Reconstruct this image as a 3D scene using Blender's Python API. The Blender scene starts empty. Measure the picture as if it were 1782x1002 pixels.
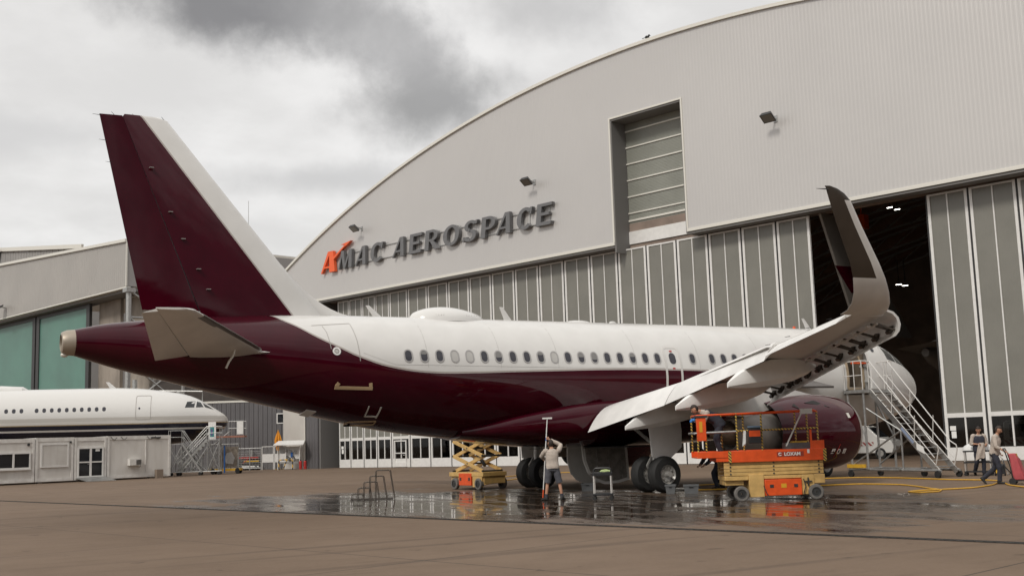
import bpy, bmesh, math, random
import numpy as np
from mathutils import Vector, Matrix
random.seed(7)
R = math.radians
PI = math.pi
SC = bpy.context.scene
COL = SC.collection

# ------------------------------------------------------------------ camera
CAM_LOC = Vector((-22.5587, -34.1814, 1.7585))
YAW, PITCH, ROLL, FPX = R(29.78614), R(7.70395), R(-1.84079), 1978.707
fw = Vector((math.sin(YAW)*math.cos(PITCH), math.cos(YAW)*math.cos(PITCH), math.sin(PITCH)))
rt = Vector((math.cos(YAW), -math.sin(YAW), 0)); up = rt.cross(fw)
rt2 = rt*math.cos(ROLL) + up*math.sin(ROLL); up2 = -rt*math.sin(ROLL) + up*math.cos(ROLL)
cam = bpy.data.cameras.new("camera"); camo = bpy.data.objects.new("camera", cam); COL.objects.link(camo)
mw = Matrix.Identity(4)
for i, v in enumerate((rt2, up2, -fw)):
    for j in range(3): mw[j][i] = v[j]
mw.translation = CAM_LOC
camo.matrix_world = mw
cam.sensor_width = 36; cam.lens = FPX/1782*36; cam.clip_end = 3000; cam.clip_start = .1
SC.camera = camo

# ------------------------------------------------------------------ world: overcast sky over a Nishita base
SUN_DIR = Vector((-.75, -.40, .78)).normalized()          # direction towards the sun
sun_el = math.asin(SUN_DIR.z); sun_az = math.atan2(SUN_DIR.x, SUN_DIR.y)
W = bpy.data.worlds.new("World"); SC.world = W; W.use_nodes = True
nt = W.node_tree; nt.nodes.clear()
def N(tree, kind, **kw):
    n = tree.nodes.new(kind)
    for k, v in kw.items():
        if k.startswith("i_"): n.inputs[int(k[2:])].default_value = v
        else: setattr(n, k, v)
    return n
def math_(tree, op, a, b=None, clamp=False):
    n = tree.nodes.new("ShaderNodeMath"); n.operation = op; n.use_clamp = clamp
    for i, x in enumerate((a, b)):
        if x is None: continue
        if isinstance(x, (int, float)): n.inputs[i].default_value = x
        else: tree.links.new(x, n.inputs[i])
    return n.outputs[0]
def mixc(tree, fac, a, b):
    n = tree.nodes.new("ShaderNodeMix"); n.data_type = "RGBA"
    for s, x in ((n.inputs[0], fac), (n.inputs[6], a), (n.inputs[7], b)):
        if isinstance(x, (int, float)): s.default_value = x
        elif isinstance(x, (tuple, list)): s.default_value = tuple(x)+(1,) if len(x) == 3 else x
        else: tree.links.new(x, s)
    return n.outputs[2]
def smooth(tree, x, a, b):
    n = tree.nodes.new("ShaderNodeMapRange"); n.interpolation_type = "SMOOTHSTEP"
    tree.links.new(x, n.inputs[0]); n.inputs[1].default_value = a; n.inputs[2].default_value = b
    return n.outputs[0]
tc = N(nt, "ShaderNodeTexCoord")
sky = N(nt, "ShaderNodeTexSky", sky_type="NISHITA", sun_disc=False, sun_elevation=sun_el, sun_rotation=sun_az)
sep = N(nt, "ShaderNodeSeparateXYZ"); nt.links.new(tc.outputs["Generated"], sep.inputs[0])
zz = math_(nt, "ADD", math_(nt, "MAXIMUM", sep.outputs[2], 0.0), .22)
cmb = N(nt, "ShaderNodeCombineXYZ")
nt.links.new(math_(nt, "DIVIDE", sep.outputs[0], zz), cmb.inputs[0]); nt.links.new(math_(nt, "DIVIDE", sep.outputs[1], zz), cmb.inputs[1])
nz = N(nt, "ShaderNodeTexNoise"); nt.links.new(cmb.outputs[0], nz.inputs["Vector"])
nz.inputs["Scale"].default_value = 2.1; nz.inputs["Detail"].default_value = 7; nz.inputs["Roughness"].default_value = .55
nzw = N(nt, "ShaderNodeTexNoise"); nt.links.new(tc.outputs["Generated"], nzw.inputs["Vector"])
nzw.inputs["Scale"].default_value = 7.0; nzw.inputs["Detail"].default_value = 8; nzw.inputs["Roughness"].default_value = .62
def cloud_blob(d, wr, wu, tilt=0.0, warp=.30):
    """A cloud patch in direction d; the noise frays its edge."""
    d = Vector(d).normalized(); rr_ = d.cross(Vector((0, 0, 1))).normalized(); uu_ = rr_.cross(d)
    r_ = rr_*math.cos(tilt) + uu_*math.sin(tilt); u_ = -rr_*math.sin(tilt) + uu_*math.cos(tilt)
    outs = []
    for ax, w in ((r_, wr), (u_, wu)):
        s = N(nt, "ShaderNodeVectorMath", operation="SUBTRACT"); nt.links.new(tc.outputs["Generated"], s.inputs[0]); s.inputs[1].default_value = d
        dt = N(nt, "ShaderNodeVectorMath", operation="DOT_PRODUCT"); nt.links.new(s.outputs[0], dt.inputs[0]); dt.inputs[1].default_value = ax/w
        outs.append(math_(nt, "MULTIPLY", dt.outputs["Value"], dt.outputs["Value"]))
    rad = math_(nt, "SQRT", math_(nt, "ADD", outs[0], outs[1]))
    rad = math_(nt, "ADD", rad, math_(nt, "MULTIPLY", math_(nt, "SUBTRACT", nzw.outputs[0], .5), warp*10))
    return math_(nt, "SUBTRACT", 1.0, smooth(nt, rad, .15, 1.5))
base = mixc(nt, smooth(nt, nz.outputs[0], .36, .66), (5.9, 5.76, 5.58), (7.1, 6.96, 6.78))
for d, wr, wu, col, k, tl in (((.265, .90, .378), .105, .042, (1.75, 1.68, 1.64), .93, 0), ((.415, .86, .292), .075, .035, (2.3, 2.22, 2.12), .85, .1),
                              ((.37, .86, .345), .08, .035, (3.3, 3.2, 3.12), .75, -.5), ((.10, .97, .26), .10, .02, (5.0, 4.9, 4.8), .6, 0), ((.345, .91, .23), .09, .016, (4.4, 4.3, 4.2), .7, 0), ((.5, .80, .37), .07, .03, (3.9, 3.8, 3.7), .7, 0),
                              ((-.6, .5, .5), .4, .15, (4.0, 3.9, 3.8), .7, 0), ((.15, -.95, .26), .85, .26, (1.3, 1.25, 1.22), .93, 0), ((.7, -.5, .6), .4, .2, (4.2, 4.1, 4.0), .7, 0)):  # the darkest patch is an unseen cloud bank added to cut sky reflections
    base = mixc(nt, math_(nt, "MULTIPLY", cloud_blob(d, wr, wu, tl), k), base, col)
# an overcast sky is brighter overhead than near the horizon
zen = math_(nt, "ADD", 1.0, math_(nt, "MULTIPLY", smooth(nt, sep.outputs[2], .42, .95), .35))
zv = N(nt, "ShaderNodeVectorMath", operation="SCALE"); nt.links.new(base, zv.inputs[0]); nt.links.new(zen, zv.inputs[3])
skyc = mixc(nt, .93, sky.outputs[0], zv.outputs[0])
bg = N(nt, "ShaderNodeBackground"); nt.links.new(skyc, bg.inputs[0]); bg.inputs[1].default_value = .1
wo = N(nt, "ShaderNodeOutputWorld"); nt.links.new(bg.outputs[0], wo.inputs[0])

sl = bpy.data.lights.new("sun", "SUN"); sl.energy = 1.5; sl.angle = R(12); sl.color = (1, .95, .87)
so = bpy.data.objects.new("sun", sl); COL.objects.link(so)
so.rotation_euler = SUN_DIR.to_track_quat("Z", "Y").to_euler()
SC.view_settings.view_transform = "Standard"; SC.view_settings.look = "None"
SC.view_settings.exposure = 0.38; SC.view_settings.gamma = 1.0
SC.cycles.max_bounces = 8; SC.cycles.transparent_max_bounces = 16
SC.cycles.use_denoising = True

# ------------------------------------------------------------------ materials
MATS = {}
def mat(name, col, rough=.5, metal=0.0, var=.0, vscale=3.0, bump=0.0, bscale=40.0, coat=0.0, stretch=(1, 1, 1), emit=None, spec=None, dirt=None):
    if name in MATS: return MATS[name]
    m = bpy.data.materials.new(name); m.use_nodes = True; t = m.node_tree
    b = t.nodes["Principled BSDF"]; b.inputs["Base Color"].default_value = tuple(col)+(1,)
    b.inputs["Roughness"].default_value = rough; b.inputs["Metallic"].default_value = metal
    b.inputs["Coat Weight"].default_value = coat; b.inputs["Coat Roughness"].default_value = .06
    if spec is not None: b.inputs["Specular IOR Level"].default_value = spec
    if emit: b.inputs["Emission Color"].default_value = tuple(emit[0])+(1,); b.inputs["Emission Strength"].default_value = emit[1]
    c = N(t, "ShaderNodeTexCoord"); mp = N(t, "ShaderNodeMapping"); t.links.new(c.outputs["Object"], mp.inputs[0]); mp.inputs["Scale"].default_value = stretch
    if var:
        n = N(t, "ShaderNodeTexNoise"); t.links.new(mp.outputs[0], n.inputs["Vector"]); n.inputs["Scale"].default_value = vscale
        n.inputs["Detail"].default_value = 6; n.inputs["Roughness"].default_value = .6
        a = tuple(max(0, x*(1-var)) for x in col); z = tuple(min(1, x*(1+var)) for x in col)
        if dirt: a = dirt
        o = mixc(t, smooth(t, n.outputs[0], .3, .7), a, z); t.links.new(o, b.inputs["Base Color"])
        rr_ = N(t, "ShaderNodeMapRange"); t.links.new(n.outputs[0], rr_.inputs[0]); rr_.inputs[3].default_value = max(.02, rough*.8); rr_.inputs[4].default_value = min(1, rough*1.2)
        t.links.new(rr_.outputs[0], b.inputs["Roughness"])
    if bump:
        n2 = N(t, "ShaderNodeTexNoise"); t.links.new(mp.outputs[0], n2.inputs["Vector"]); n2.inputs["Scale"].default_value = bscale; n2.inputs["Detail"].default_value = 4
        bp = N(t, "ShaderNodeBump"); bp.inputs["Strength"].default_value = bump; bp.inputs["Distance"].default_value = .02
        t.links.new(n2.outputs[0], bp.inputs["Height"]); t.links.new(bp.outputs[0], b.inputs["Normal"])
    MATS[name] = m; return m
def ribbed(name, col, pitch, depth, rough=.5, metal=0.0, axis=0, var=.06, vscale=.15):
    """Profiled sheet: ribs as bump, plus faint weathering."""
    m = mat(name, col, rough, metal, var, vscale); t = m.node_tree; b = t.nodes["Principled BSDF"]
    c = N(t, "ShaderNodeTexCoord"); s = N(t, "ShaderNodeSeparateXYZ"); t.links.new(c.outputs["Object"], s.inputs[0])
    ph = math_(t, "MULTIPLY", s.outputs[axis], 2*PI/pitch)
    h = smooth(t, math_(t, "SINE", ph), -.6, .6)
    bp = N(t, "ShaderNodeBump"); bp.inputs["Strength"].default_value = 1.0; bp.inputs["Distance"].default_value = depth
    t.links.new(h, bp.inputs["Height"]); t.links.new(bp.outputs[0], b.inputs["Normal"])
    return m
MAROON = (.041, .0009, .0060)
WHITE = (.64, .63, .61)
m_white = mat("white_paint", WHITE, .25, 0, .03, 1.2, coat=.3)
m_maroon = mat("maroon_paint", MAROON, .045, 0, .08, .8, spec=.36)
m_wing = mat("wing_grey_paint", (.60, .585, .56), .35, 0, .07, 1.6, stretch=(1, .3, 1))
m_flap = mat("flap_white_paint", (.76, .75, .73), .35, 0, .06, 1.5)
m_brown = mat("dark_winglet_paint", (.040, .030, .022), .25, 0, .1, 2)
m_alu = mat("bare_aluminium", (.62, .61, .59), .32, .9, .08, 5)
m_steel = mat("galvanised_steel", (.42, .42, .41), .45, .8, .15, 8)
m_darkmetal = mat("dark_metal", (.06, .06, .06), .5, .5, .2, 6)
m_black = mat("black_rubber", (.018, .018, .018), .75, 0, .25, 9)
m_blackp = mat("black_plastic", (.02, .02, .022), .4, 0, .2, 6)
m_rim = mat("rim_grey", (.42, .41, .39), .4, .4, .2, 9)
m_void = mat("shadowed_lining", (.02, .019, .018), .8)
m_glassd = mat("dark_glass", (.015, .017, .02), .06, 0, coat=.0)
m_winglass = mat("cabin_window_glass", (.045, .045, .055), .12)
m_shade = mat("closed_window_shade", (.45, .44, .42), .4)
m_frame = mat("window_frame_grey", (.36, .35, .345), .4)
m_line = mat("panel_gap_grey", (.36, .34, .32), .5)
m_silver = mat("silver_trim", (.66, .64, .61), .3, .35)
m_tan = mat("tan_lift_paint", (.58, .375, .135), .45, 0, .14, 4, bump=.15, bscale=15)
m_orange = mat("orange_lift_paint", (.70, .085, .014), .4, 0, .12, 4)
m_orange2 = mat("orange_sign_paint", (.80, .12, .03), .45)
m_letter = mat("letter_grey", (.155, .155, .16), .45, .2, .06, 2)
m_yellow = mat("yellow_paint", (.62, .36, .03), .5, 0, .15, 6)
m_hose = mat("yellow_hose", (.60, .33, .03), .5, 0, .1, 9)
m_red = mat("red_paint", (.38, .025, .02), .45, 0, .15, 5)
m_pink = mat("pink_fabric", (.42, .075, .085), .8, 0, .12, 7, bump=.3, bscale=30)
m_blue = mat("blue_glove", (.03, .20, .55), .6)
m_bluem = mat("blue_steel", (.02, .10, .32), .5)
m_skin = mat("skin", (.42, .22, .14), .55, 0, .08, 12)
m_hair = mat("dark_hair", (.028, .018, .013), .7, 0, .3, 50)
m_shirt = mat("beige_sweatshirt", (.43, .37, .32), .9, 0, .12, 9, bump=.5, bscale=16)
m_navy = mat("navy_workwear", (.030, .032, .045), .9, 0, .2, 9, bump=.4, bscale=18)
m_shorts = mat("grey_work_shorts", (.085, .085, .10), .9, 0, .2, 9, bump=.4, bscale=18)
m_shoe = mat("dark_work_shoe", (.02, .019, .018), .6)
m_sock = mat("grey_sock", (.16, .16, .17), .9)
m_crate = mat("grey_plastic_crate", (.115, .12, .125), .55, 0, .1, 8)
m_linen = mat("white_linen", (.72, .72, .71), .85, 0, .06, 6, bump=.5, bscale=14)
m_paper = mat("white_paper", (.75, .75, .73), .8)
m_cont = mat("site_cabin_paint", (.62, .60, .57), .5, 0, .04, 1.3, stretch=(2, 2, .35), dirt=(.575, .55, .515))
m_contf = mat("site_cabin_frame", (.66, .645, .62), .45, 0, .1, 2, dirt=(.59, .57, .54))
m_facade = ribbed("silver_cladding", (.55, .535, .522), .25, .0055, .45, .35, var=.03, vscale=.08)
m_fascia2 = ribbed("grey_fascia_cladding", (.40, .38, .355), .5, .05, .45, .3)
m_trim = mat("pale_edge_trim", (.70, .68, .62), .4, .2)
m_soffit = mat("soffit_grey", (.17, .165, .16), .6)
m_polyc = ribbed("polycarbonate_sheet", (.192, .187, .164), .10, .004, .3, 0, 0, .08, .35)
m_polyh = ribbed("polycarbonate_sheet_horizontal", (.24, .245, .215), .10, .01, .3, 0, 2, .10, .35)
m_green = ribbed("green_glazing", (.088, .205, .165), .33, .02, .35, 0, 0, .12, .2)
m_doorw = mat("white_door_frame", (.72, .71, .69), .4, .1, .05, 3)
m_doord = mat("dark_door_gap", (.03, .03, .03), .7)
m_conc = mat("concrete_wall", (.27, .235, .20), .85, 0, .22, .6, bump=.2, bscale=6, stretch=(1, 1, .4))
m_pale = mat("pale_render_wall", (.48, .455, .42), .7, 0, .06, .5)
m_annex = ribbed("dark_corrugated_sheet", (.13, .125, .13), .42, .06, .5, .2, 0, .08, .3)
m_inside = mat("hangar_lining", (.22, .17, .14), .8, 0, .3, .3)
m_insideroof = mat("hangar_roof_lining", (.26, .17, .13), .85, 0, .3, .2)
m_lamp = mat("lamp_emitter", (1, 1, 1), .5, emit=((1, .95, .86), 7.0))
m_lampfill = mat("hall_fill_emitter", (1, 1, 1), .5, emit=((1, .88, .74), 700.0))
m_greyjet = mat("grey_fin_paint", (.15, .135, .12), .5)
m_parasol = mat("orange_parasol_cloth", (.66, .27, .02), .8, 0, .2, 5)

def glass_pane():
    m = bpy.data.materials.new("door_glazing"); m.use_nodes = True; t = m.node_tree; t.nodes.clear()
    tr = N(t, "ShaderNodeBsdfTransparent"); tr.inputs[0].default_value = (.50, .49, .47, 1)
    gl = N(t, "ShaderNodeBsdfGlossy"); gl.inputs[0].default_value = (.8, .8, .8, 1); gl.inputs[1].default_value = .03
    fr = N(t, "ShaderNodeFresnel"); fr.inputs[0].default_value = 1.45
    mx = N(t, "ShaderNodeMixShader"); o = N(t, "ShaderNodeOutputMaterial")
    t.links.new(fr.outputs[0], mx.inputs[0]); t.links.new(tr.outputs[0], mx.inputs[1]); t.links.new(gl.outputs[0], mx.inputs[2]); t.links.new(mx.outputs[0], o.inputs[0])
    return m
m_pane = glass_pane()

def hazard(name, a, b, pitch, axis_mix=(1, 1, 1)):
    m = mat(name, a, .5); t = m.node_tree; bs = t.nodes["Principled BSDF"]
    c = N(t, "ShaderNodeTexCoord"); d = N(t, "ShaderNodeVectorMath", operation="DOT_PRODUCT"); t.links.new(c.outputs["Object"], d.inputs[0]); d.inputs[1].default_value = axis_mix
    f = math_(t, "GREATER_THAN", math_(t, "SINE", math_(t, "MULTIPLY", d.outputs["Value"], 2*PI/pitch)), 0.0)
    t.links.new(mixc(t, f, a, b), bs.inputs["Base Color"]); return m
m_haz = hazard("yellow_black_stripes", (.62, .40, .06), (.03, .03, .03), .085, (1, 1, 1))
m_hazr = hazard("red_white_stripes", (.6, .58, .55), (.28, .04, .04), .30, (1, 0, 1))

def livery(name, white_test):
    """Two-tone paint split along a painted line; white_test(tree, x, z) gives a signed distance, + is white."""
    m = bpy.data.materials.new(name); m.use_nodes = True; t = m.node_tree; b = t.nodes["Principled BSDF"]
    c = N(t, "ShaderNodeTexCoord"); s = N(t, "ShaderNodeSeparateXYZ"); t.links.new(c.outputs["Object"], s.inputs[0])
    d = white_test(t, s.outputs[0], s.outputs[2])
    n = N(t, "ShaderNodeTexNoise"); t.links.new(c.outputs["Object"], n.inputs["Vector"]); n.inputs["Scale"].default_value = 1.4; n.inputs["Detail"].default_value = 5
    f = smooth(t, n.outputs[0], .3, .7)
    wcol = mixc(t, f, (.62, .61, .59), (.66, .65, .63)); mcol = mixc(t, f, tuple(x*.9 for x in MAROON), tuple(x*1.08 for x in MAROON))
    isw = math_(t, "GREATER_THAN", d, 0.0)
    col = mixc(t, isw, mcol, wcol)
    line = math_(t, "LESS_THAN", math_(t, "ABSOLUTE", math_(t, "ADD", d, -.03)), .022)
    col = mixc(t, math_(t, "MULTIPLY", line, .8), col, (.30, .25, .22))
    t.links.new(col, b.inputs["Base Color"])
    b.inputs["Roughness"].default_value = .045; b.inputs["Specular IOR Level"].default_value = .33
    # very slight skin waviness so reflections break up from panel to panel
    n2 = N(t, "ShaderNodeTexNoise"); t.links.new(c.outputs["Object"], n2.inputs["Vector"]); n2.inputs["Scale"].default_value = 1.1; n2.inputs["Detail"].default_value = 2
    bp = N(t, "ShaderNodeBump"); bp.inputs["Strength"].default_value = .10; bp.inputs["Distance"].default_value = .03
    t.links.new(n2.outputs[0], bp.inputs["Height"]); t.links.new(bp.outputs[0], b.inputs["Normal"])
    return m
def fus_test(t, x, z):
    n = N(t, "ShaderNodeFloatCurve"); cv = n.mapping.curves[0]
    X0, X1, Z0, Z1 = -12.5, 17.0, 1.0, 7.0
    pts = [(-12.5, 6.9), (-11.67, 5.72), (-11.2, 5.42), (-10.69, 5.09), (-10.0, 4.74), (-9.38, 4.45), (-8.2, 4.11), (-7.0, 3.98), (-5.5, 3.98), (-4, 4.02), (1.86, 4.10), (5, 3.98), (8, 3.3), (11, 2.25), (14, 1.2), (17, 1.0)]
    while len(cv.points) < len(pts): cv.points.new(.5, .5)
    for p, (a, c) in zip(cv.points, pts): p.location = ((a-X0)/(X1-X0), (c-Z0)/(Z1-Z0))
    n.mapping.update()
    t.links.new(math_(t, "MULTIPLY", math_(t, "ADD", x, -X0), 1/(X1-X0), True), n.inputs[1])
    zb = math_(t, "ADD", math_(t, "MULTIPLY", n.outputs[0], Z1-Z0), Z0)
    return math_(t, "SUBTRACT", z, zb)
m_fus = livery("fuselage_livery", fus_test)
def fin_test(t, x, z):
    k = 4.55/5.83
    return math_(t, "ADD", math_(t, "ADD", x, math_(t, "MULTIPLY", z, k)), 11.09-5.92*k)
m_fin = livery("fin_livery", fin_test)

# ------------------------------------------------------------------ mesh helpers
class MB:
    def __init__(s): s.v = []; s.f = []; s.m = []
    def add(s, vs, fs, mi=0):
        o = len(s.v); s.v += [tuple(v) for v in vs]; s.f += [tuple(i+o for i in f) for f in fs]; s.m += [mi]*len(fs); return s
    def box(s, x0, x1, y0, y1, z0, z1, mi=0):
        return s.add([(x, y, z) for z in (z0, z1) for y in (y0, y1) for x in (x0, x1)], [(0, 2, 3, 1), (4, 5, 7, 6), (0, 1, 5, 4), (2, 6, 7, 3), (0, 4, 6, 2), (1, 3, 7, 5)], mi)
    def bar(s, a, b, w, h=None, mi=0, upv=(0, 0, 1)):
        """Rectangular bar from a to b, w wide, h high."""
        a, b = Vector(a), Vector(b); h = h or w; d = (b-a).normalized(); u = Vector(upv)
        if abs(d.dot(u)) > .98: u = Vector((1, 0, 0))
        x = d.cross(u).normalized(); y = x.cross(d)
        vs = [p + x*sx*w/2 + y*sy*h/2 for p in (a, b) for sx, sy in ((-1, -1), (1, -1), (1, 1), (-1, 1))]
        return s.add(vs, [(0, 3, 2, 1), (4, 5, 6, 7), (0, 1, 5, 4), (1, 2, 6, 5), (2, 3, 7, 6), (3, 0, 4, 7)], mi)
    def loft(s, rings, caps=True, mi=0, closed=True):
        n = len(rings[0]); vs = [p for r in rings for p in r]; fs = []
        for i in range(len(rings)-1):
            for j in range(n if closed else n-1):
                k = (j+1) % n; fs.append((i*n+j, i*n+k, (i+1)*n+k, (i+1)*n+j))
        if caps and closed: fs.append(tuple(range(n))[::-1]); fs.append(tuple((len(rings)-1)*n+j for j in range(n)))
        return s.add(vs, fs, mi)
    def cyl(s, a, b, r0, r1=None, n=12, mi=0, caps=True):
        a, b = Vector(a), Vector(b); r1 = r0 if r1 is None else r1; d = (b-a).normalized()
        u = Vector((0, 0, 1)) if abs(d.z) < .9 else Vector((1, 0, 0)); x = d.cross(u).normalized(); y = d.cross(x)
        return s.loft([[p + (x*math.cos(2*PI*i/n) + y*math.sin(2*PI*i/n))*r for i in range(n)] for p, r in ((a, r0), (b, r1))], caps, mi)
    def tube(s, pts, r, n=8, mi=0, caps=True):
        pts = [Vector(p) for p in pts]; rings = []; x = None
        rs = r if isinstance(r, (list, tuple)) else [r]*len(pts)
        for i, p in enumerate(pts):
            d = (pts[min(i+1, len(pts)-1)] - pts[max(i-1, 0)]).normalized()
            if x is None:
                u = Vector((0, 0, 1)) if abs(d.z) < .9 else Vector((1, 0, 0)); x = d.cross(u).normalized()
            else: x = (x - d*x.dot(d)).normalized()
            y = d.cross(x); rings.append([p + (x*math.cos(2*PI*j/n) + y*math.sin(2*PI*j/n))*rs[i] for j in range(n)])
        return s.loft(rings, caps, mi)
    def lathe(s, prof, c, axis, n=32, mi=0, caps=False):
        """prof: (distance along axis, radius)."""
        c = Vector(c); d = Vector(axis).normalized(); u = Vector((0, 0, 1)) if abs(d.z) < .9 else Vector((1, 0, 0)); x = d.cross(u).normalized(); y = d.cross(x)
        return s.loft([[c + d*a + (x*math.cos(2*PI*j/n) + y*math.sin(2*PI*j/n))*r for j in range(n)] for a, r in prof], caps, mi)
    def prism(s, poly, fn, d0, d1, mi=0):
        """poly: 2-D outline; fn(a, b, d) -> 3-D."""
        n = len(poly); vs = [fn(a, b, d) for d in (d0, d1) for a, b in poly]
        return s.add(vs, [tuple(range(n))[::-1], tuple(range(n, 2*n))] + [(i, (i+1) % n, n+(i+1) % n, n+i) for i in range(n)], mi)
    def sphere(s, c, r, n=12, m=8, mi=0, sc=(1, 1, 1)):
        c = Vector(c); rings = []
        for i in range(m+1):
            t = PI*i/m; rr_ = max(math.sin(t), .02)
            rings.append([c + Vector((rr_*math.cos(2*PI*j/n)*sc[0], rr_*math.sin(2*PI*j/n)*sc[1], -math.cos(t)*sc[2]))*r for j in range(n)])
        return s.loft(rings, True, mi)
    def build(s, name, mats, parent=None, ang=32, loc=None, rotz=0, bevel=0.0):
        me = bpy.data.meshes.new(name); me.from_pydata([tuple(v) for v in s.v], [], s.f)
        mats = mats if isinstance(mats, (list, tuple)) else [mats]
        for m in mats: me.materials.append(m)
        me.polygons.foreach_set("material_index", s.m)
        bm = bmesh.new(); bm.from_mesh(me); bmesh.ops.recalc_face_normals(bm, faces=bm.faces); bm.to_mesh(me); bm.free()
        me.shade_smooth(); me.set_sharp_from_angle(angle=R(ang)); me.update()
        o = bpy.data.objects.new(name, me); COL.objects.link(o)
        if parent: o.parent = parent
        if loc: o.location = loc
        o.rotation_euler.z = rotz
        if bevel:
            md = o.modifiers.new("bevel", "BEVEL"); md.width = bevel; md.segments = 2; md.limit_method = "ANGLE"; md.angle_limit = R(40)
        return o
def tag(o, label=None, cat=None, group=None, kind=None):
    for k, v in (("label", label), ("category", cat), ("group", group), ("kind", kind)):
        if v: o[k] = v
    return o
def thing(name, label, cat, loc=(0, 0, 0), rotz=0, group=None):
    o = bpy.data.objects.new(name, None); COL.objects.link(o); o.location = loc; o.rotation_euler.z = rotz; o.empty_display_size = .2
    return tag(o, label, cat, group)
def dup(o, parent=None):
    c = o.copy(); COL.objects.link(c); c.parent = parent
    for ch in [x for x in COL.objects if x.parent == o]: dup(ch, c)
    return c
def pchip(xs, ys):
    xs = np.array(xs, float); ys = np.array(ys, float); h = np.diff(xs); d = np.diff(ys)/h; m = np.zeros_like(ys)
    m[0], m[-1] = d[0], d[-1]
    for i in range(1, len(xs)-1):
        if d[i-1]*d[i] > 0:
            w1, w2 = 2*h[i]+h[i-1], h[i]+2*h[i-1]; m[i] = (w1+w2)/(w1/d[i-1]+w2/d[i])
    def f(x):
        i = int(np.clip(np.searchsorted(xs, x)-1, 0, len(h)-1)); t = float(np.clip((x-xs[i])/h[i], 0, 1))
        return float((2*t**3-3*t**2+1)*ys[i] + (t**3-2*t**2+t)*h[i]*m[i] + (-2*t**3+3*t**2)*ys[i+1] + (t**3-t**2)*h[i]*m[i+1])
    return f
def lerp(a, b, t): return a+(b-a)*t
def vl(a, b, t): return tuple(x+(y-x)*t for x, y in zip(a, b))
def text_mesh(txt, size, depth, shear=0.0, off=0.0):
    cu = bpy.data.curves.new("lettering", "FONT"); cu.body = txt; cu.size = size; cu.extrude = depth; cu.shear = shear; cu.offset = off; cu.align_x = "CENTER"; cu.align_y = "CENTER"
    o = bpy.data.objects.new("lettering", cu); COL.objects.link(o)
    dg = bpy.context.evaluated_depsgraph_get(); me = bpy.data.meshes.new_from_object(o.evaluated_get(dg)); bpy.data.objects.remove(o); bpy.data.curves.remove(cu)
    return me
def lettering(txt, size, depth, m, parent, mtx, shear=0.0, off=0.0, name="lettering"):
    me = text_mesh(txt, size, depth, shear, off); me.transform(mtx); me.materials.clear(); me.materials.append(m); me.name = name
    o = bpy.data.objects.new(name, me); COL.objects.link(o); o.parent = parent; return o
def frame_mtx(origin, xdir, ydir):
    x = Vector(xdir).normalized(); y = Vector(ydir).normalized(); z = x.cross(y); M = Matrix.Identity(4)
    for i, v in enumerate((x, y, z)):
        for j in range(3): M[j][i] = v[j]
    M.translation = Vector(origin); return M

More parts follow.
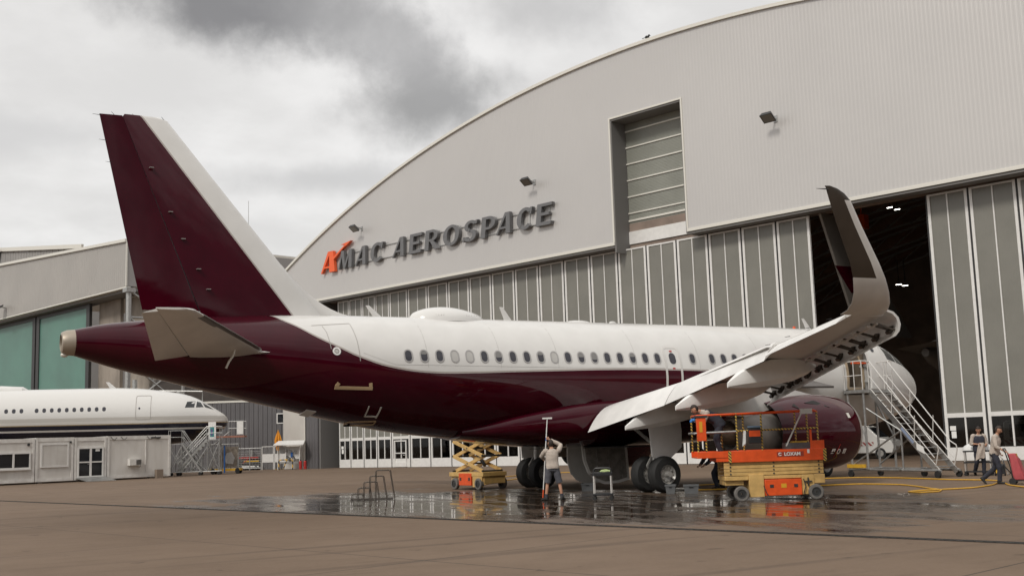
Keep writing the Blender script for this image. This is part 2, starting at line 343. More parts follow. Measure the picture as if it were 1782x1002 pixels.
# ------------------------------------------------------------------ apron
def apron_material():
    m = bpy.data.materials.new("apron_concrete"); m.use_nodes = True; t = m.node_tree; b = t.nodes["Principled BSDF"]
    c = N(t, "ShaderNodeTexCoord"); s = N(t, "ShaderNodeSeparateXYZ"); t.links.new(c.outputs["Object"], s.inputs[0])
    def noise(scale, detail=6, rough=.6, stretch=None, dist=0):
        mp = N(t, "ShaderNodeMapping"); t.links.new(c.outputs["Object"], mp.inputs[0])
        if stretch: mp.inputs["Rotation"].default_value = (0, 0, stretch[0]); mp.inputs["Scale"].default_value = (stretch[1], stretch[2], 1)
        n = N(t, "ShaderNodeTexNoise"); t.links.new(mp.outputs[0], n.inputs["Vector"]); n.inputs["Scale"].default_value = scale
        n.inputs["Detail"].default_value = detail; n.inputs["Roughness"].default_value = rough; n.inputs["Distortion"].default_value = dist
        return n.outputs[0]
    big = noise(.09, 5); mid = noise(.6, 7, .65); fine = noise(14, 4, .7); streak = noise(.5, 6, .6, (R(-30), 1, 5))
    col = mixc(t, smooth(t, big, .3, .7), (.138, .096, .066), (.174, .123, .086))
    col = mixc(t, math_(t, "MULTIPLY", smooth(t, mid, .4, .75), .4), col, (.100, .070, .048))
    col = mixc(t, math_(t, "MULTIPLY", smooth(t, streak, .52, .72), .35), col, (.080, .056, .039))
    col = mixc(t, math_(t, "MULTIPLY", smooth(t, fine, .35, .7), .22), col, (.205, .150, .110))
    spot = noise(1.7, 3, .5); col = mixc(t, math_(t, "MULTIPLY", smooth(t, spot, .66, .72), .5), col, (.045, .032, .024))
    tyre = noise(.35, 2, .4, (R(40), .12, 3.2)); col = mixc(t, math_(t, "MULTIPLY", smooth(t, tyre, .63, .70), .35), col, (.055, .040, .031))
    # slab joints every 7.5 m, parallel to the drain
    def along(nx, ny, off): return math_(t, "ADD", math_(t, "ADD", math_(t, "MULTIPLY", s.outputs[0], nx), math_(t, "MULTIPLY", s.outputs[1], ny)), off)
    sd = along(.9713, .2381, 17.4*.9713-18.68*.2381); tt = along(-.2381, .9713, 0)
    joint = None
    for q, per in ((sd, 7.5), (tt, 7.5)):
        f = math_(t, "ABSOLUTE", math_(t, "SUBTRACT", math_(t, "FRACT", math_(t, "DIVIDE", math_(t, "ADD", q, 752.6), per)), .5))
        j = math_(t, "LESS_THAN", f, .0030); joint = j if joint is None else math_(t, "MAXIMUM", joint, j)
    col = mixc(t, math_(t, "MULTIPLY", joint, .75), col, (.05, .04, .033))
    # damp and standing water between the drain and the main wheels
    ea = math_(t, "DIVIDE", math_(t, "ADD", sd, -5.4), 6.8); eb = math_(t, "DIVIDE", math_(t, "ADD", tt, 3.6), 13.0)
    rad = math_(t, "SQRT", math_(t, "ADD", math_(t, "MULTIPLY", ea, ea), math_(t, "MULTIPLY", eb, eb)))
    wn = noise(.33, 6, .62, (R(14), 1.9, .75)); wn2 = noise(.8, 5, .55, (R(14), 2.2, .6), .3)
    field = math_(t, "SUBTRACT", 1.0, rad); field = math_(t, "ADD", field, math_(t, "MULTIPLY", math_(t, "SUBTRACT", wn, .5), 2.2))
    side = math_(t, "GREATER_THAN", sd, .05)
    damp = math_(t, "MULTIPLY", smooth(t, field, -.22, .12), side)
    pool = math_(t, "MULTIPLY", math_(t, "MULTIPLY", smooth(t, field, .10, .30), side), smooth(t, wn2, .42, .50))
    trail = math_(t, "MULTIPLY", math_(t, "MULTIPLY", smooth(t, math_(t, "ABSOLUTE", math_(t, "ADD", sd, .25)), 0.0, .55), -1), 1)
    col = mixc(t, math_(t, "MULTIPLY", damp, .72), col, (.040, .028, .020))
    col = mixc(t, math_(t, "MULTIPLY", pool, .75), col, (.034, .023, .016))
    t.links.new(col, b.inputs["Base Color"])
    rg = math_(t, "ADD", .72, math_(t, "MULTIPLY", mid, .2))
    rg = math_(t, "ADD", math_(t, "MULTIPLY", rg, math_(t, "SUBTRACT", 1.0, damp)), math_(t, "MULTIPLY", damp, .20))
    rg = math_(t, "ADD", math_(t, "MULTIPLY", rg, math_(t, "SUBTRACT", 1.0, pool)), math_(t, "MULTIPLY", pool, .04))
    t.links.new(rg, b.inputs["Roughness"])
    t.links.new(math_(t, "ADD", .22, math_(t, "MULTIPLY", damp, .28)), b.inputs["Specular IOR Level"])
    rip = noise(3.2, 3, .5, (R(14), 1.5, .5))
    h = math_(t, "ADD", math_(t, "MULTIPLY", math_(t, "ADD", fine, mid), math_(t, "SUBTRACT", 1.0, pool)), math_(t, "MULTIPLY", math_(t, "MULTIPLY", rip, pool), .22))
    bp = N(t, "ShaderNodeBump"); bp.inputs["Strength"].default_value = .35; bp.inputs["Distance"].default_value = .012
    t.links.new(h, bp.inputs["Height"]); t.links.new(bp.outputs[0], b.inputs["Normal"])
    return m
g = MB(); g.add([(-900, -900, 0), (900, -900, 0), (900, 900, 0), (-900, 900, 0)], [(0, 1, 2, 3)])
tag(g.build("apron", apron_material()), kind="structure")
m_drain = mat("drain_iron", (.030, .026, .023), .6, .3, .3, 3)
d0, d1 = Vector((-22.5, 39.4, 0)), Vector((-3.0, -40.1, 0)); dd = (d1-d0).normalized(); dn = Vector((dd.y, -dd.x, 0))
g = MB()
for sgn in (-1, 1): g.bar(d0+dn*.085*sgn+Vector((0, 0, .006)), d1+dn*.085*sgn+Vector((0, 0, .006)), .03, .016)
g.bar(d0+Vector((0, 0, .003)), d1+Vector((0, 0, .003)), .14, .008)
k = 0
L = (d1-d0).length
while k < L:
    p = d0+dd*k; g.bar(p-dn*.068+Vector((0, 0, .010)), p+dn*.068+Vector((0, 0, .010)), .02, .008); k += .16
tag(g.build("drain_channel", m_drain), "long dark slotted drain channel crossing the apron in front of the puddle", "drain")

# ------------------------------------------------------------------ main hangar, in its own frame: x along the face, y into the hall, z up
HG = (12.9233, 58.8699, 0); HROT = R(-74.9585)
hang = thing("hangar", "big silver arched hangar with vertical door panels and a tall tail slot", "hangar", HG, HROT)
ARC_U, ARC_TOP, ARC_R = 35.2, 28.02, 97.0
def arch(u, extra=0): return ARC_TOP - ARC_R + math.sqrt(max(0, ARC_R**2-(u-ARC_U)**2)) + extra
HZ = 14.78; SL, SR, ST = 31.9, 37.92, 23.4; UL, UR = -13.55, 83.9
g = MB()
us = sorted(set([UL+.01, UR-.01, SL, SR]+[UL+i*1.5 for i in range(1, 65) if UL+i*1.5 < UR]))
for a, b in zip(us, us[1:]):
    za = zb = HZ
    if a >= SL and b <= SR: za = ST
    g.add([(a, 0, za), (b, 0, za), (b, 0, arch(b)), (a, 0, arch(a))], [(0, 1, 2, 3)])
    g.add([(a, .9, za), (b, .9, za), (b, .9, arch(b)), (a, .9, arch(a))], [(3, 2, 1, 0)])
g.build("facade", m_facade, hang)
g = MB()
for a, b in ((UL, SL), (SR, UR)): g.box(a, b, .03, .9, HZ-.25, HZ-.004)
g.build("door_head_soffit", m_soffit, hang)
g = MB()
for a, b in ((UL, SL-.0), (SR, UR)): g.box(a, b, -.06, .05, HZ-.10, HZ+.10)
g.box(SL-.12, SL+.012, -.05, .02, HZ+.11, ST+.0); g.box(SR-.012, SR+.10, -.05, .02, HZ+.11, ST); g.box(SL-.12, SR+.10, -.05, .02, ST+.002, ST+.12)
g.build("edge_trim", m_trim, hang)
g = MB()
rings = []
for i in range(97):
    u = UL + (UR-UL)*i/96; z = arch(u)
    rings.append([(u, -.16, z-.10), (u, -.16, z+.12), (u, 1.2, z+.12), (u, 1.2, z-.10)])
g.loft(rings); g.build("roof_edge", m_trim, hang)
# tail slot: jambs, head, boarded panel with rails, pale cill beam
g = MB(); D = 1.5
g.box(SL-.02, SL+.10, .02, D, HZ-.6, ST); g.box(SR-.10, SR+.02, .02, D, HZ-.2, ST); g.box(SL+.102, SR-.102, .02, D, ST-.12, ST-.002)
g.build("slot_reveal", m_soffit, hang)
g = MB(); g.box(SL+.1, SR-.1, D+.02, D+.1, 14.3, ST+.2); g.build("slot_panel", m_polyh, hang)
g = MB()
for z in (22.75, 21.60, 20.45, 19.30, 18.15, 17.0): g.box(SL+.1, SR-.1, D-.05, D+.015, z-.045, z+.045)
g.box(SL+.1, SR-.1, D-.06, D+.015, 16.42, 16.55)
g.build("slot_rail", m_trim, hang)
g = MB(); g.box(SL+.104, SR-.11, D-.09, D+.018, 14.85, 15.72); g.build("slot_cill", m_doorw, hang)
# sliding door leaves
def door_leaf(u0, u1, entrance=False, y=1.0, notice=False):
    s = .215 if u1-u0 > 2 else .17; zt = HZ-.28; f = MB()
    f.box(u0+.06, u0+s, y, y+.14, .03, zt); f.box(u1-s, u1-.06, y, y+.14, .03, zt)
    um = (u0+u1)/2
    f.box(um-.045, um+.045, y+.012, y+.12, .75, 2.30); f.box(um-.035, um+.035, y+.012, y+.12, 2.53, zt)
    f.box(u0+s, u1-s, y+.004, y+.13, 2.30, 2.53); f.box(u0+s, u1-s, y+.004, y+.13, zt-.10, zt-.003)
    o = f.build("door_leaf", m_doorw, hang)
    g = MB(); g.box(u0+s, um-.04, y+.05, y+.09, 2.53, zt-.1); g.box(um+.04, u1-s, y+.05, y+.09, 2.53, zt-.1); g.build("cladding", m_polyc, o)
    g = MB(); g.box(u0+s, u1-s, y+.02, y+.10, .03, .72); g.build("kick_panel", m_doorw, o)
    g = MB(); g.box(u0+s, um-.045, y+.06, y+.075, .72, 2.30); g.box(um+.045, u1-s, y+.06, y+.075, .72, 2.30); g.build("pane", m_pane, o)
    g = MB(); g.box(u0-.055, u0+.055, y+.03, y+.13, .03, zt); g.build("seal", m_doord, o)
    if entrance:
        g = MB()
        for a, b in ((u0+.38, u0+.48), (u1-.58, u1-.48)): g.box(a, b, y-.05, y+.05, .05, 2.2)
        g.box(u0+.48, u1-.58, y-.05, y+.05, 2.1, 2.2); g.box(u0+.48, u1-.58, y-.045, y+.045, .05, .42); g.box(u0+.48, u1-.58, y-.045, y+.045, 1.12, 1.2)
        g.cyl((u1-.66, y-.05, 1.0), (u1-.66, y-.11, 1.0), .02); g.cyl((u1-.66, y-.11, 1.0), (u1-.80, y-.11, 1.0), .015)
        g.build("entrance_door", m_doorw, o)
    if notice:
        g = MB(); g.box(u0+.30, u0+.62, y+.035, y+.045, 1.62, 1.86); g.box(u0+.36, u0+.62, y+.035, y+.045, 1.22, 1.58); g.build("notice", m_paper, o)
le = [-1.1, .6, 2.45, 4.3, 6.2] + [8.62+2.51*i for i in range(15)] + [46.1]
for i, (a, b) in enumerate(zip(le, le[1:])): door_leaf(a, b, i == 4, notice=(i == 0))
re = [53.15, 55.5, 58.08, 60.66, 63.24, 65.8, 68.4, 71.0]
for i, (a, b) in enumerate(zip(re, re[1:])): door_leaf(a, b, y=1.3, notice=(i == 0))
# hall behind: roof vault, walls
g = MB(); rings = []
for i in range(33):
    u = UL + .5 + (UR-UL-1)*i/32; z = arch(u)-.35
    rings.append([(u, 1.3, z), (u, 88, z)])
g.loft(rings, False, closed=False)
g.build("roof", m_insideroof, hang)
g = MB(); g.box(UL+.5, UR-.5, 88, 88.3, 0, 26.5); g.box(-12.9, -12.6, 1.3, 88, 0, 14.9); g.box(83, 83.3, 1.3, 88, 0, 14.9); g.box(71.0, 83, 1.3, 1.5, 0, HZ-.25)
g.box(-13, 71, 1.5, 1.8, HZ-.22, HZ+1.5)
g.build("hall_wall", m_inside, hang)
for y in range(8, 84, 9):
    g = MB()
    for i in range(24):
        ua, ub = UL+3+(UR-UL-6)*i/24, UL+3+(UR-UL-6)*(i+1)/24
        g.bar((ua, y, arch(ua)-.9), (ub, y, arch(ub)-.9), .25); g.bar((ua, y, arch(ua)-2.6), (ub, y, arch(ub)-2.6), .2); g.bar((ua, y, arch(ua)-2.6), (ub, y, arch(ub)-.9), .12)
    g.build("roof_truss", m_steel, hang)
# side return left of the doors: pale pier, corrugated return, dark recess
g = MB(); g.box(-12.5, -8.23, .5, .9, 0, HZ-.26); g.box(-8.23, -4.86, .0, .5, 0, HZ-.26); g.build("pier", m_pale, hang)
g = MB(); g.box(-4.855, -4.75, -.03, .03, 0, HZ-.27); g.build("pier_edge", m_trim, hang)
g = MB(); g.box(-4.855, -2.9, .06, .4, .0, HZ-.26); g.build("return_cladding", m_annex, hang)
g = MB(); g.box(-2.9, -2.7, .2, 4.5, 0, HZ-.26); g.box(-2.7, -1.15, 4.3, 4.5, 0, HZ-.26); g.box(-1.25, -1.12, 1.2, 4.3, 0, HZ-.3); g.build("recess_wall", m_soffit, hang)

# sign on the hangar: extruded flared capitals
def wall_pt(u, z, d): return (u, -d, z)
def strip(p, q, w0, w1): 
    p, q = Vector((p[0], p[1])), Vector((q[0], q[1])); return [(p.x-w0/2, p.y), (p.x+w0/2, p.y), (q.x+w1/2, q.y), (q.x-w1/2, q.y)]
def hstrip(x0, x1, y0, y1, skew=0): return [(x0, y0), (x1, y0), (x1+skew, y1), (x0+skew, y1)]
def arcband(cx, cy, rx, ry, a0, a1, wthin, wthick, n=20, phase=0):
    """Band along an ellipse whose weight swells on its sides."""
    outs, ins = [], []
    for i in range(n+1):
        a = R(lerp(a0, a1, i/n)); w = wthin + (wthick-wthin)*abs(math.cos(a-phase))**1.5
        outs.append((cx+rx*math.cos(a), cy+ry*math.sin(a))); ins.append((cx+(rx-w)*math.cos(a), cy+(ry-min(w, wthin*1.3))*math.sin(a)))
    return [[outs[i], outs[i+1], ins[i+1], ins[i]] for i in range(n)]
def glyph(ch):
    T, t = .27, .12
    if ch == "A": return 1.0, [strip((.03, 0), (.60, 1), .10, .16), strip((.83, 0), (.72, 1), .30, .26), hstrip(.26, .72, .24, .34)]
    if ch == "M": return 1.28, [strip((.06, 0), (.25, 1), .12, .12), strip((.58, 0), (.27, 1), .20, .26), strip((.58, 0), (.98, 1), .14, .14), strip((1.10, 0), (1.02, 1), .30, .26)]
    if ch == "E": return .98, [strip((.17, 0), (.17, 1), .30, .28), hstrip(.2, .95, 0, .15), hstrip(.2, .80, .45, .58), hstrip(.2, .95, .86, 1)]
    if ch == "C": return 1.02, arcband(.56, .5, .54, .51, 48, 312, .14, .30) + [strip((.90, .66), (.94, .98), .10, .14)]
    if ch == "O": return 1.14, arcband(.57, .5, .56, .51, 0, 360, .12, .28, 28)
    if ch == "P": return .98, [strip((.17, 0), (.17, 1), .30, .28), hstrip(.2, .52, .87, 1), hstrip(.2, .52, .38, .5)] + arcband(.50, .69, .44, .31, -88, 88, .12, .26, 14)
    if ch == "R": return 1.08, [strip((.17, 0), (.17, 1), .30, .28), hstrip(.2, .52, .87, 1), hstrip(.2, .52, .42, .53)] + arcband(.50, .71, .42, .29, -88, 88, .12, .25, 14) + [strip((.92, 0), (.48, .47), .34, .24)]
    if ch == "S": return .92, arcband(.48, .73, .40, .28, 30, 262, .13, .22, 16) + arcband(.44, .28, .42, .29, -160, 84, .13, .24, 16) + [strip((.80, .80), (.84, .98), .10, .12), strip((.06, .03), (.09, .24), .12, .10)]
    if ch == "a": return 1.0, [strip((.03, -.03), (.60, 1.13), .10, .22), strip((.86, -.03), (.74, 1.13), .42, .30), hstrip(.22, .72, .22, .31),
                                strip((.84, .62), (1.90, 1.34), .20, .13), [(1.48, 1.35), (2.24, 1.46), (1.86, 1.22), (1.80, 1.32)]]
sign = thing("hangar_sign", "raised sign reading AMAC AEROSPACE in grey capitals with orange first letter", "sign", HG, HROT)
for ch, u0, u1 in (("a", -1.62, .50), ("M", .90, 3.10), ("A", 3.35, 5.02), ("C", 5.35, 7.25), ("A", 8.40, 10.10), ("E", 10.46, 12.25), ("R", 12.42, 14.42), ("O", 14.62, 16.75), ("S", 16.95, 18.80), ("P", 18.98, 20.80), ("A", 20.72, 22.44), ("C", 22.80, 24.60), ("E", 24.80, 26.58)):
    w, polys = glyph(ch); Z0, HH = 17.02, 1.58; sx = (u1-u0-.22)/w; SH = .26 if ch != "a" else .12
    g = MB()
    for i, poly in enumerate(polys):
        g.prism([(u0+.02+x*sx+SH*(y)*HH*.55, Z0+y*HH) for x, y in poly], wall_pt, .08, .36+.0025*(i % 7))
    g.build("letter", m_orange2 if ch == "a" else m_letter, sign, ang=20)
g = MB()
for z in (17.25, 18.30): g.box(.9, 26.4, -.075, -.03, z-.03, z+.03)
for u in (1.5, 4, 6.5, 9, 11.5, 14, 16.5, 19, 21.5, 24, 26): g.box(u-.04, u+.04, -.04, 0, 17.1, 18.45)
g.build("mounting_rail", m_steel, sign)

def floodlight(u, z, label):
    t = thing("floodlight", label, "floodlight", tuple(Matrix.Rotation(HROT, 4, "Z") @ Vector((u, 0, z)) + Vector(HG)), HROT, "floodlights on the hangar face")
    g = MB(); g.box(-.12, .12, -.05, -.002, -.2, .2); g.bar((0, -.05, 0), (0, -.75, .12), .08); g.build("bracket", m_steel, t)
    g = MB(); a = [(-.42, -.62, -.32), (.42, -.62, -.32), (.42, -1.13, .07), (-.42, -1.13, .07)]; b = [(x*.75, y+.13, zz_+.17) for x, y, zz_ in a]
    g.loft([a, b]); o = g.build("lamp_housing", m_darkmetal, t)
    g = MB(); g.loft([[(x*.86, lerp(-.875, y, .86)-q*.61, lerp(-.13, zz_, .86)-q*.79) for x, y, zz_ in a] for q in (-.02, .012)]); g.build("lens", mat("lamp_lens", (.16, .15, .13), .2), o)
floodlight(3.93, 20.2, "small floodlight on the facade above the orange letter of the sign")
floodlight(24.55, 20.4, "small floodlight on the facade above the last letters of the sign")
floodlight(44.86, 20.5, "small floodlight on the facade beside the tall tail slot")

def bird():
    p = Matrix.Rotation(HROT, 4, "Z") @ Vector((35.4, .1, arch(35.4)+.12)) + Vector(HG)
    g = MB(); g.sphere((0, 0, .26), .2, 10, 8, 0, (1.3, .8, .9)); g.sphere((.22, 0, .46), .11, 8, 6); g.cyl((.3, 0, .46), (.44, 0, .44), .03, .005, 6); g.bar((-.2, 0, .24), (-.55, 0, .12), .12, .04)
    for y in (-.05, .05): g.cyl((0, y, .12), (0, y, 0), .015, n=6)
    b_ = g.build("bird", m_black, loc=p-Vector((0, 0, .02)), rotz=R(-20)); b_.scale = (.62, .62, .72)
    tag(b_, "small dark bird perched on the top of the hangar roof edge", "bird")
bird()

# lamps under the hangar roof, plus hidden ones added to brighten the hall
def hall_lamp(u, y, z, label, em=None):
    p = Matrix.Rotation(HROT, 4, "Z") @ Vector((u, y, z)) + Vector(HG)
    t = thing("ceiling_lamp", label, "lamp", p, HROT, "lamps under the hangar roof")
    g = MB(); g.box(-.24, .24, -.10, .10, .02, .12); g.cyl((0, 0, .16), (0, 0, 2.2), .03, n=6); g.build("lamp_housing", m_darkmetal, t)
    g = MB(); g.box(-.21, .21, -.07, .07, -.01, .018); g.build("diffuser", em or m_lamp, t)
for u, y, z, l in ((39.26, 25, 19.1, "lit lamp in the open hangar, upper left of the high pair"), (39.87, 25, 18.85, "lit lamp in the open hangar, right of the high pair"), (39.52, 25, 12.95, "lit lamp in the open hangar, left of the low pair"), (40.03, 25, 12.8, "lit lamp in the open hangar, right of the low pair")): hall_lamp(u, y, z, l)
for i in [q for q in range(18) if 4+15*(q % 6) < 30]: hall_lamp(4+15.0*(i % 6), (16, 40, 64)[i//6], 19.5 if 20 < 4+15*(i % 6) < 62 else 13.8, "unseen lamp added under the hangar roof to brighten the hall", m_lampfill)  # extra lamps behind the closed doors, added as fill for the interior
g = MB(); g.box(-.35, .35, -.3, .3, -.9, .0); g.box(-.9, -.35, -.1, .1, -.18, -.04); g.cyl((0, 0, 0), (0, 0, 2.0), .05)
tag(g.build("crane_hook_block", m_orange, loc=Matrix.Rotation(HROT, 4, "Z") @ Vector((45.2, 9.0, 15.6)) + Vector(HG), rotz=HROT), "orange hoist block hanging inside the open hangar behind the winglet", "hoist")

# jet parked inside the open hangar: only its tail is seen
hj = thing("parked_jet", "dim grey jet tail standing inside the dark open hangar", "airplane", HG, HROT)
g = MB(); prof = [(7.5, 6.9, .25), (9, 6.9, .8), (11, 6.9, 1.3), (14, 6.8, 2.0), (17, 6.6, 2.6), (30, 6.6, 2.8), (44, 6.6, 2.8), (48, 6.4, 2.0), (50, 6.2, .6)]
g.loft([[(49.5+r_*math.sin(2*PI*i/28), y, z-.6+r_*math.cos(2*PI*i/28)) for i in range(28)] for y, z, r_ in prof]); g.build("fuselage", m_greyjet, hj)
g = MB(); g.prism([(1.0, 14.5), (3.6, 14.6), (11.5, 7.6), (4.6, 7.4)], lambda a, b, d: (46.7+d, a, b), 0, .16); fo = g.build("fin", m_greyjet, hj)
g = MB(); g.prism([(2.2, 11.5), (4.3, 11.6), (5.8, 9.9), (3.9, 10.0)], lambda a, b, d: (46.86+d, a, b), .01, .03); g.build("rudder_marking", m_maroon, fo)
g = MB(); g.loft([[(x, y0, z), (x, (y0+y1)/2, z+th), (x, y1, z), (x, (y0+y1)/2, z-th)] for x, y0, y1, z, th in ((48.2, 6.5, 12.5, 6.6, .22), (58, 4.0, 7.4, 7.3, .08))]); g.build("stabilizer", m_greyjet, hj)
g = MB()
for y in (20, 42):
    for x in (48.2, 50.8) if y == 20 else (49.5,): g.cyl((x, y, 3.9), (x, y, .6), .25); g.cyl((x-.4, y, .65), (x+.4, y, .65), .65)
g.build("landing_gear", m_black, hj)

# ------------------------------------------------------------------ neighbouring hangar with green doors (same frame, further along)
h2 = thing("hangar", "grey hangar with green glazed doors behind the white jet", "hangar", HG, HROT)
E2 = -39.56
def arch2(u): return 25.64 + .0577*(E2-u) if u > -96 else 28.9 - .0577*(-96-u)
g = MB(); us = [E2-78+i*3 for i in range(26)]+[E2]
for a, b in zip(us, us[1:]):
    g.add([(a, 0, 20.5), (b, 0, 20.5), (b, 0, arch2(b)), (a, 0, arch2(a))], [(0, 1, 2, 3)]); g.add([(a, 1, 20.5), (b, 1, 20.5), (b, 1, arch2(b)), (a, 1, arch2(a))], [(3, 2, 1, 0)])
g.build("facade", m_fascia2, h2)
g = MB(); g.add([(E2, 0, 20.5), (E2, 60, 20.5), (E2, 60, 25.5), (E2, 0, 25.6)], [(0, 1, 2, 3)]); g.build("side_cladding", mat("grey_side_cladding", (.30, .29, .285), .5), h2)
g = MB(); rings = [[(u, -.25, arch2(u)-.12), (u, -.25, arch2(u)+.22), (u, 60, arch2(u)+.22), (u, 60, arch2(u)-.12)] for u in us]; g.loft(rings); g.box(E2-78, E2, -.06, .5, 20.30, 20.46)
g.box(E2-.08, E2+.06, -.08, .08, 20.5, 25.5); g.build("roof_edge", m_trim, h2)
g = MB(); g.box(E2-78, E2, .5, 3, 20.0, 20.28); g.build("door_head_soffit", m_soffit, h2)
for a, b in ((-116, -100.2), (-100, -84.2), (-84, -68.1), (-67.7, -52.0)):
    f = MB(); f.box(a, a+.9, 1.4, 1.75, 0, 19.95); f.box(b-.9, b, 1.4, 1.75, 0, 19.95); f.box(a+.9, b-.9, 1.41, 1.74, 19.5, 19.95); o = f.build("door_leaf", m_darkmetal, h2)
    g = MB(); g.box(a+.9, b-.9, 1.52, 1.6, .2, 19.5); g.build("cladding", m_green, o)
    g = MB(); g.box(a+.9, b-.9, 1.46, 1.515, 6.9, 7.05); g.build("rail", m_trim, o)
g = MB(); g.box(-51.9, -46.3, 2.6, 3.0, 0, 19.98); g.box(-46.3, E2-.6, 3.2, 3.6, 0, 19.97); g.build("wall", m_conc, h2)
g = MB(); g.box(E2-.3, E2+.05, 3.6, 60, 0, 20.45); g.build("side_wall", mat("brown_side_wall", (.12, .105, .095), .8, 0, .2, .4), h2)
g = MB(); g.cyl((E2, .3, 0), (E2, .3, 20.35), .30, n=14); g.box(E2-.5, E2+.5, -.2, .9, 19.8, 20.28); g.cyl((E2-1.2, .6, 0), (E2-1.2, .6, 9.0), .16, n=10); g.build("column", m_steel, h2)
g = MB()
for z in (2, 7, 12): g.cyl((E2, .4, z+5), (E2, 7, z), .12, n=8); g.cyl((E2, .4, z), (E2, 7, z+5), .12, n=8); g.cyl((E2, .4, z+5), (E2, 7, z+5), .12, n=8)
g.cyl((E2, .4, 20), (E2, 7, 16), .12, n=8); g.cyl((E2, 7, 0), (E2, 7, 20.4), .25, n=10); g.build("brace", m_steel, h2)
t = thing("floodlight", "small floodlight on the grey hangar fascia above the green doors", "floodlight", tuple(Matrix.Rotation(HROT, 4, "Z") @ Vector((-74.5, 0, 21.7)) + Vector(HG)), HROT)
g = MB(); g.bar((0, 0, 0), (0, -.7, .1), .12); g.build("bracket", m_steel, t)
g = MB(); g.loft([[(-.6, -.6, .1), (.6, -.6, .1), (.6, -1.5, -.4), (-.6, -1.5, -.4)], [(-.5, -.5, .4), (.5, -.5, .4), (.5, -1.4, -.1), (-.5, -1.4, -.1)]]); g.build("lamp_housing", m_darkmetal, t)
t = thing("industrial_hall", "grey ribbed industrial hall showing above the grey hangar roof", "building", HG, HROT)
g = MB(); g.loft([[(-230, 45, 0), (-230, 75, 0), (-230, 75, 55.5), (-230, 45, 55.5)], [(-152, 45, 0), (-152, 75, 0), (-152, 75, 45.6), (-152, 45, 45.6)]]); g.build("wall", ribbed("grey_hall_cladding", (.28, .27, .26), 3.2, .4, .6, 0, 0, .05), t)
g = MB(); g.bar((-230, 44.7, 55.7), (-152, 44.7, 45.8), .5, .9); g.build("parapet", m_trim, t)
g = MB(); g.cyl((-199, 44, 40), (-199, 44, 52), .35); g.box(-200.2, -197.8, 43.4, 44.6, 50.0, 51.5); g.build("vent_pipe", m_darkmetal, t)
m_ = MB(); m_.tube([(0, 0, 0), (0, 0, 34)], [.09, .03], 8)
pp = Matrix.Rotation(HROT, 4, "Z") @ Vector((-46.5, 20, 0)) + Vector(HG)
tag(m_.build("radio_mast", m_steel, loc=pp), "thin radio mast rising behind the grey hangar roof", "mast")

# dark corrugated annex between the two hangars
P0 = Matrix.Rotation(HROT, 4, "Z") @ Vector((-8.25, .55, 0)) + Vector(HG)
ann = thing("annex_building", "low dark corrugated annex between the two hangars with one small window", "building", P0, -YAW)
g = MB(); g.box(-17, 0, 0, 9, 0, 6.15); g.build("wall", m_annex, ann)
g = MB(); g.box(-17.05, .0, -.05, 9.05, 6.153, 6.33); g.build("parapet", m_trim, ann)
f = MB(); x0, x1, z0, z1 = -1.05, -.08, 4.1, 5.05
for a in ((x0, x1, z0, z0+.09), (x0, x1, z1-.09, z1), (x0, x0+.09, z0+.09, z1-.09), (x1-.09, x1, z0+.09, z1-.09)): f.box(a[0], a[1], -.06, .02, a[2], a[3])
o = f.build("window", m_doorw, ann); g = MB(); g.box(x0+.09, x1-.09, -.03, .0, z0+.09, z1-.09); g.build("pane", m_glassd, o)
g = MB(); g.cyl((-14, -.25, 0), (-14, -.25, 8.5), .22); g.cyl((-10.5, 2, 6.1), (-10.5, 2, 7.4), .35); g.tube([(-15, .5, 7.6), (-8, .5, 7.3), (-8, .5, 6.2)], .06); g.build("pipe", m_steel, ann)

# unseen dark building added behind the camera to darken reflections in paint and glass
t = thing("unseen_dark_building", "long dark building added out of view to darken reflections in the maroon jet", "building", (-52, -95, 0), R(-20))
g = MB(); g.box(-70, 90, -14, 0, 0, 17); g.build("wall", mat("unseen_building_sheet", (.045, .040, .036), .7, 0, .2, .3), t)
g = MB(); g.box(-70.5, 90.5, -14.5, .5, 17.005, 17.6); g.build("roof", m_soffit, t)
for x in range(-64, 86, 12): g = MB(); g.box(x, x+7, .01, .12, .1, 6.5); g.build("door", m_soffit, t)

# ------------------------------------------------------------------ the maroon and white jet (x forward, main gear at x = 0)
jet = thing("airplane", "maroon and white twin engine jet parked tail first before the open hangar", "airplane")
_zt = pchip([-17.42, -16.6, -15.6, -13, -10, -8, 9, 10.6, 12, 13.2, 14.2, 14.9, 15.5, 16.0, 16.35, 16.55, 16.62], [5.32, 5.50, 5.62, 5.82, 5.92, 5.94, 5.94, 5.92, 5.83, 5.66, 5.36, 5.02, 4.62, 4.33, 4.02, 3.72, 3.45])
_zb = pchip([-17.42, -16.28, -14.64, -12.93, -11.5, -10, -8.5, -6.87, -5.19, -3.4, 10, 12, 13.5, 14.6, 15.5, 16.1, 16.45, 16.62], [4.58, 4.22, 3.80, 3.37, 3.03, 2.67, 2.34, 2.08, 1.91, 1.80, 1.80, 1.84, 1.96, 2.14, 2.42, 2.70, 3.0, 3.3])
_hw = pchip([-17.42, -16.3, -14.6, -12.9, -11.5, -10, -8.5, -7, -5.5, 10, 12, 13.4, 14.6, 15.5, 16.1, 16.45, 16.62], [.37, .62, .98, 1.30, 1.53, 1.73, 1.87, 1.95, 1.975, 1.975, 1.90, 1.74, 1.45, 1.08, .72, .40, .08])
def skin(x, z, side=-1, off=0.0):
    zt, zb, hw = _zt(x), _zb(x), _hw(x); zc, hh = (zt+zb)/2, (zt-zb)/2
    c = max(-1, min(1, (z-zc)/hh)); y = hw*math.sqrt(max(0, 1-c*c))
    n = Vector((0, side*y/hw**2, (z-zc)/hh**2)).normalized()
    return Vector((x, side*y, z)) + n*off
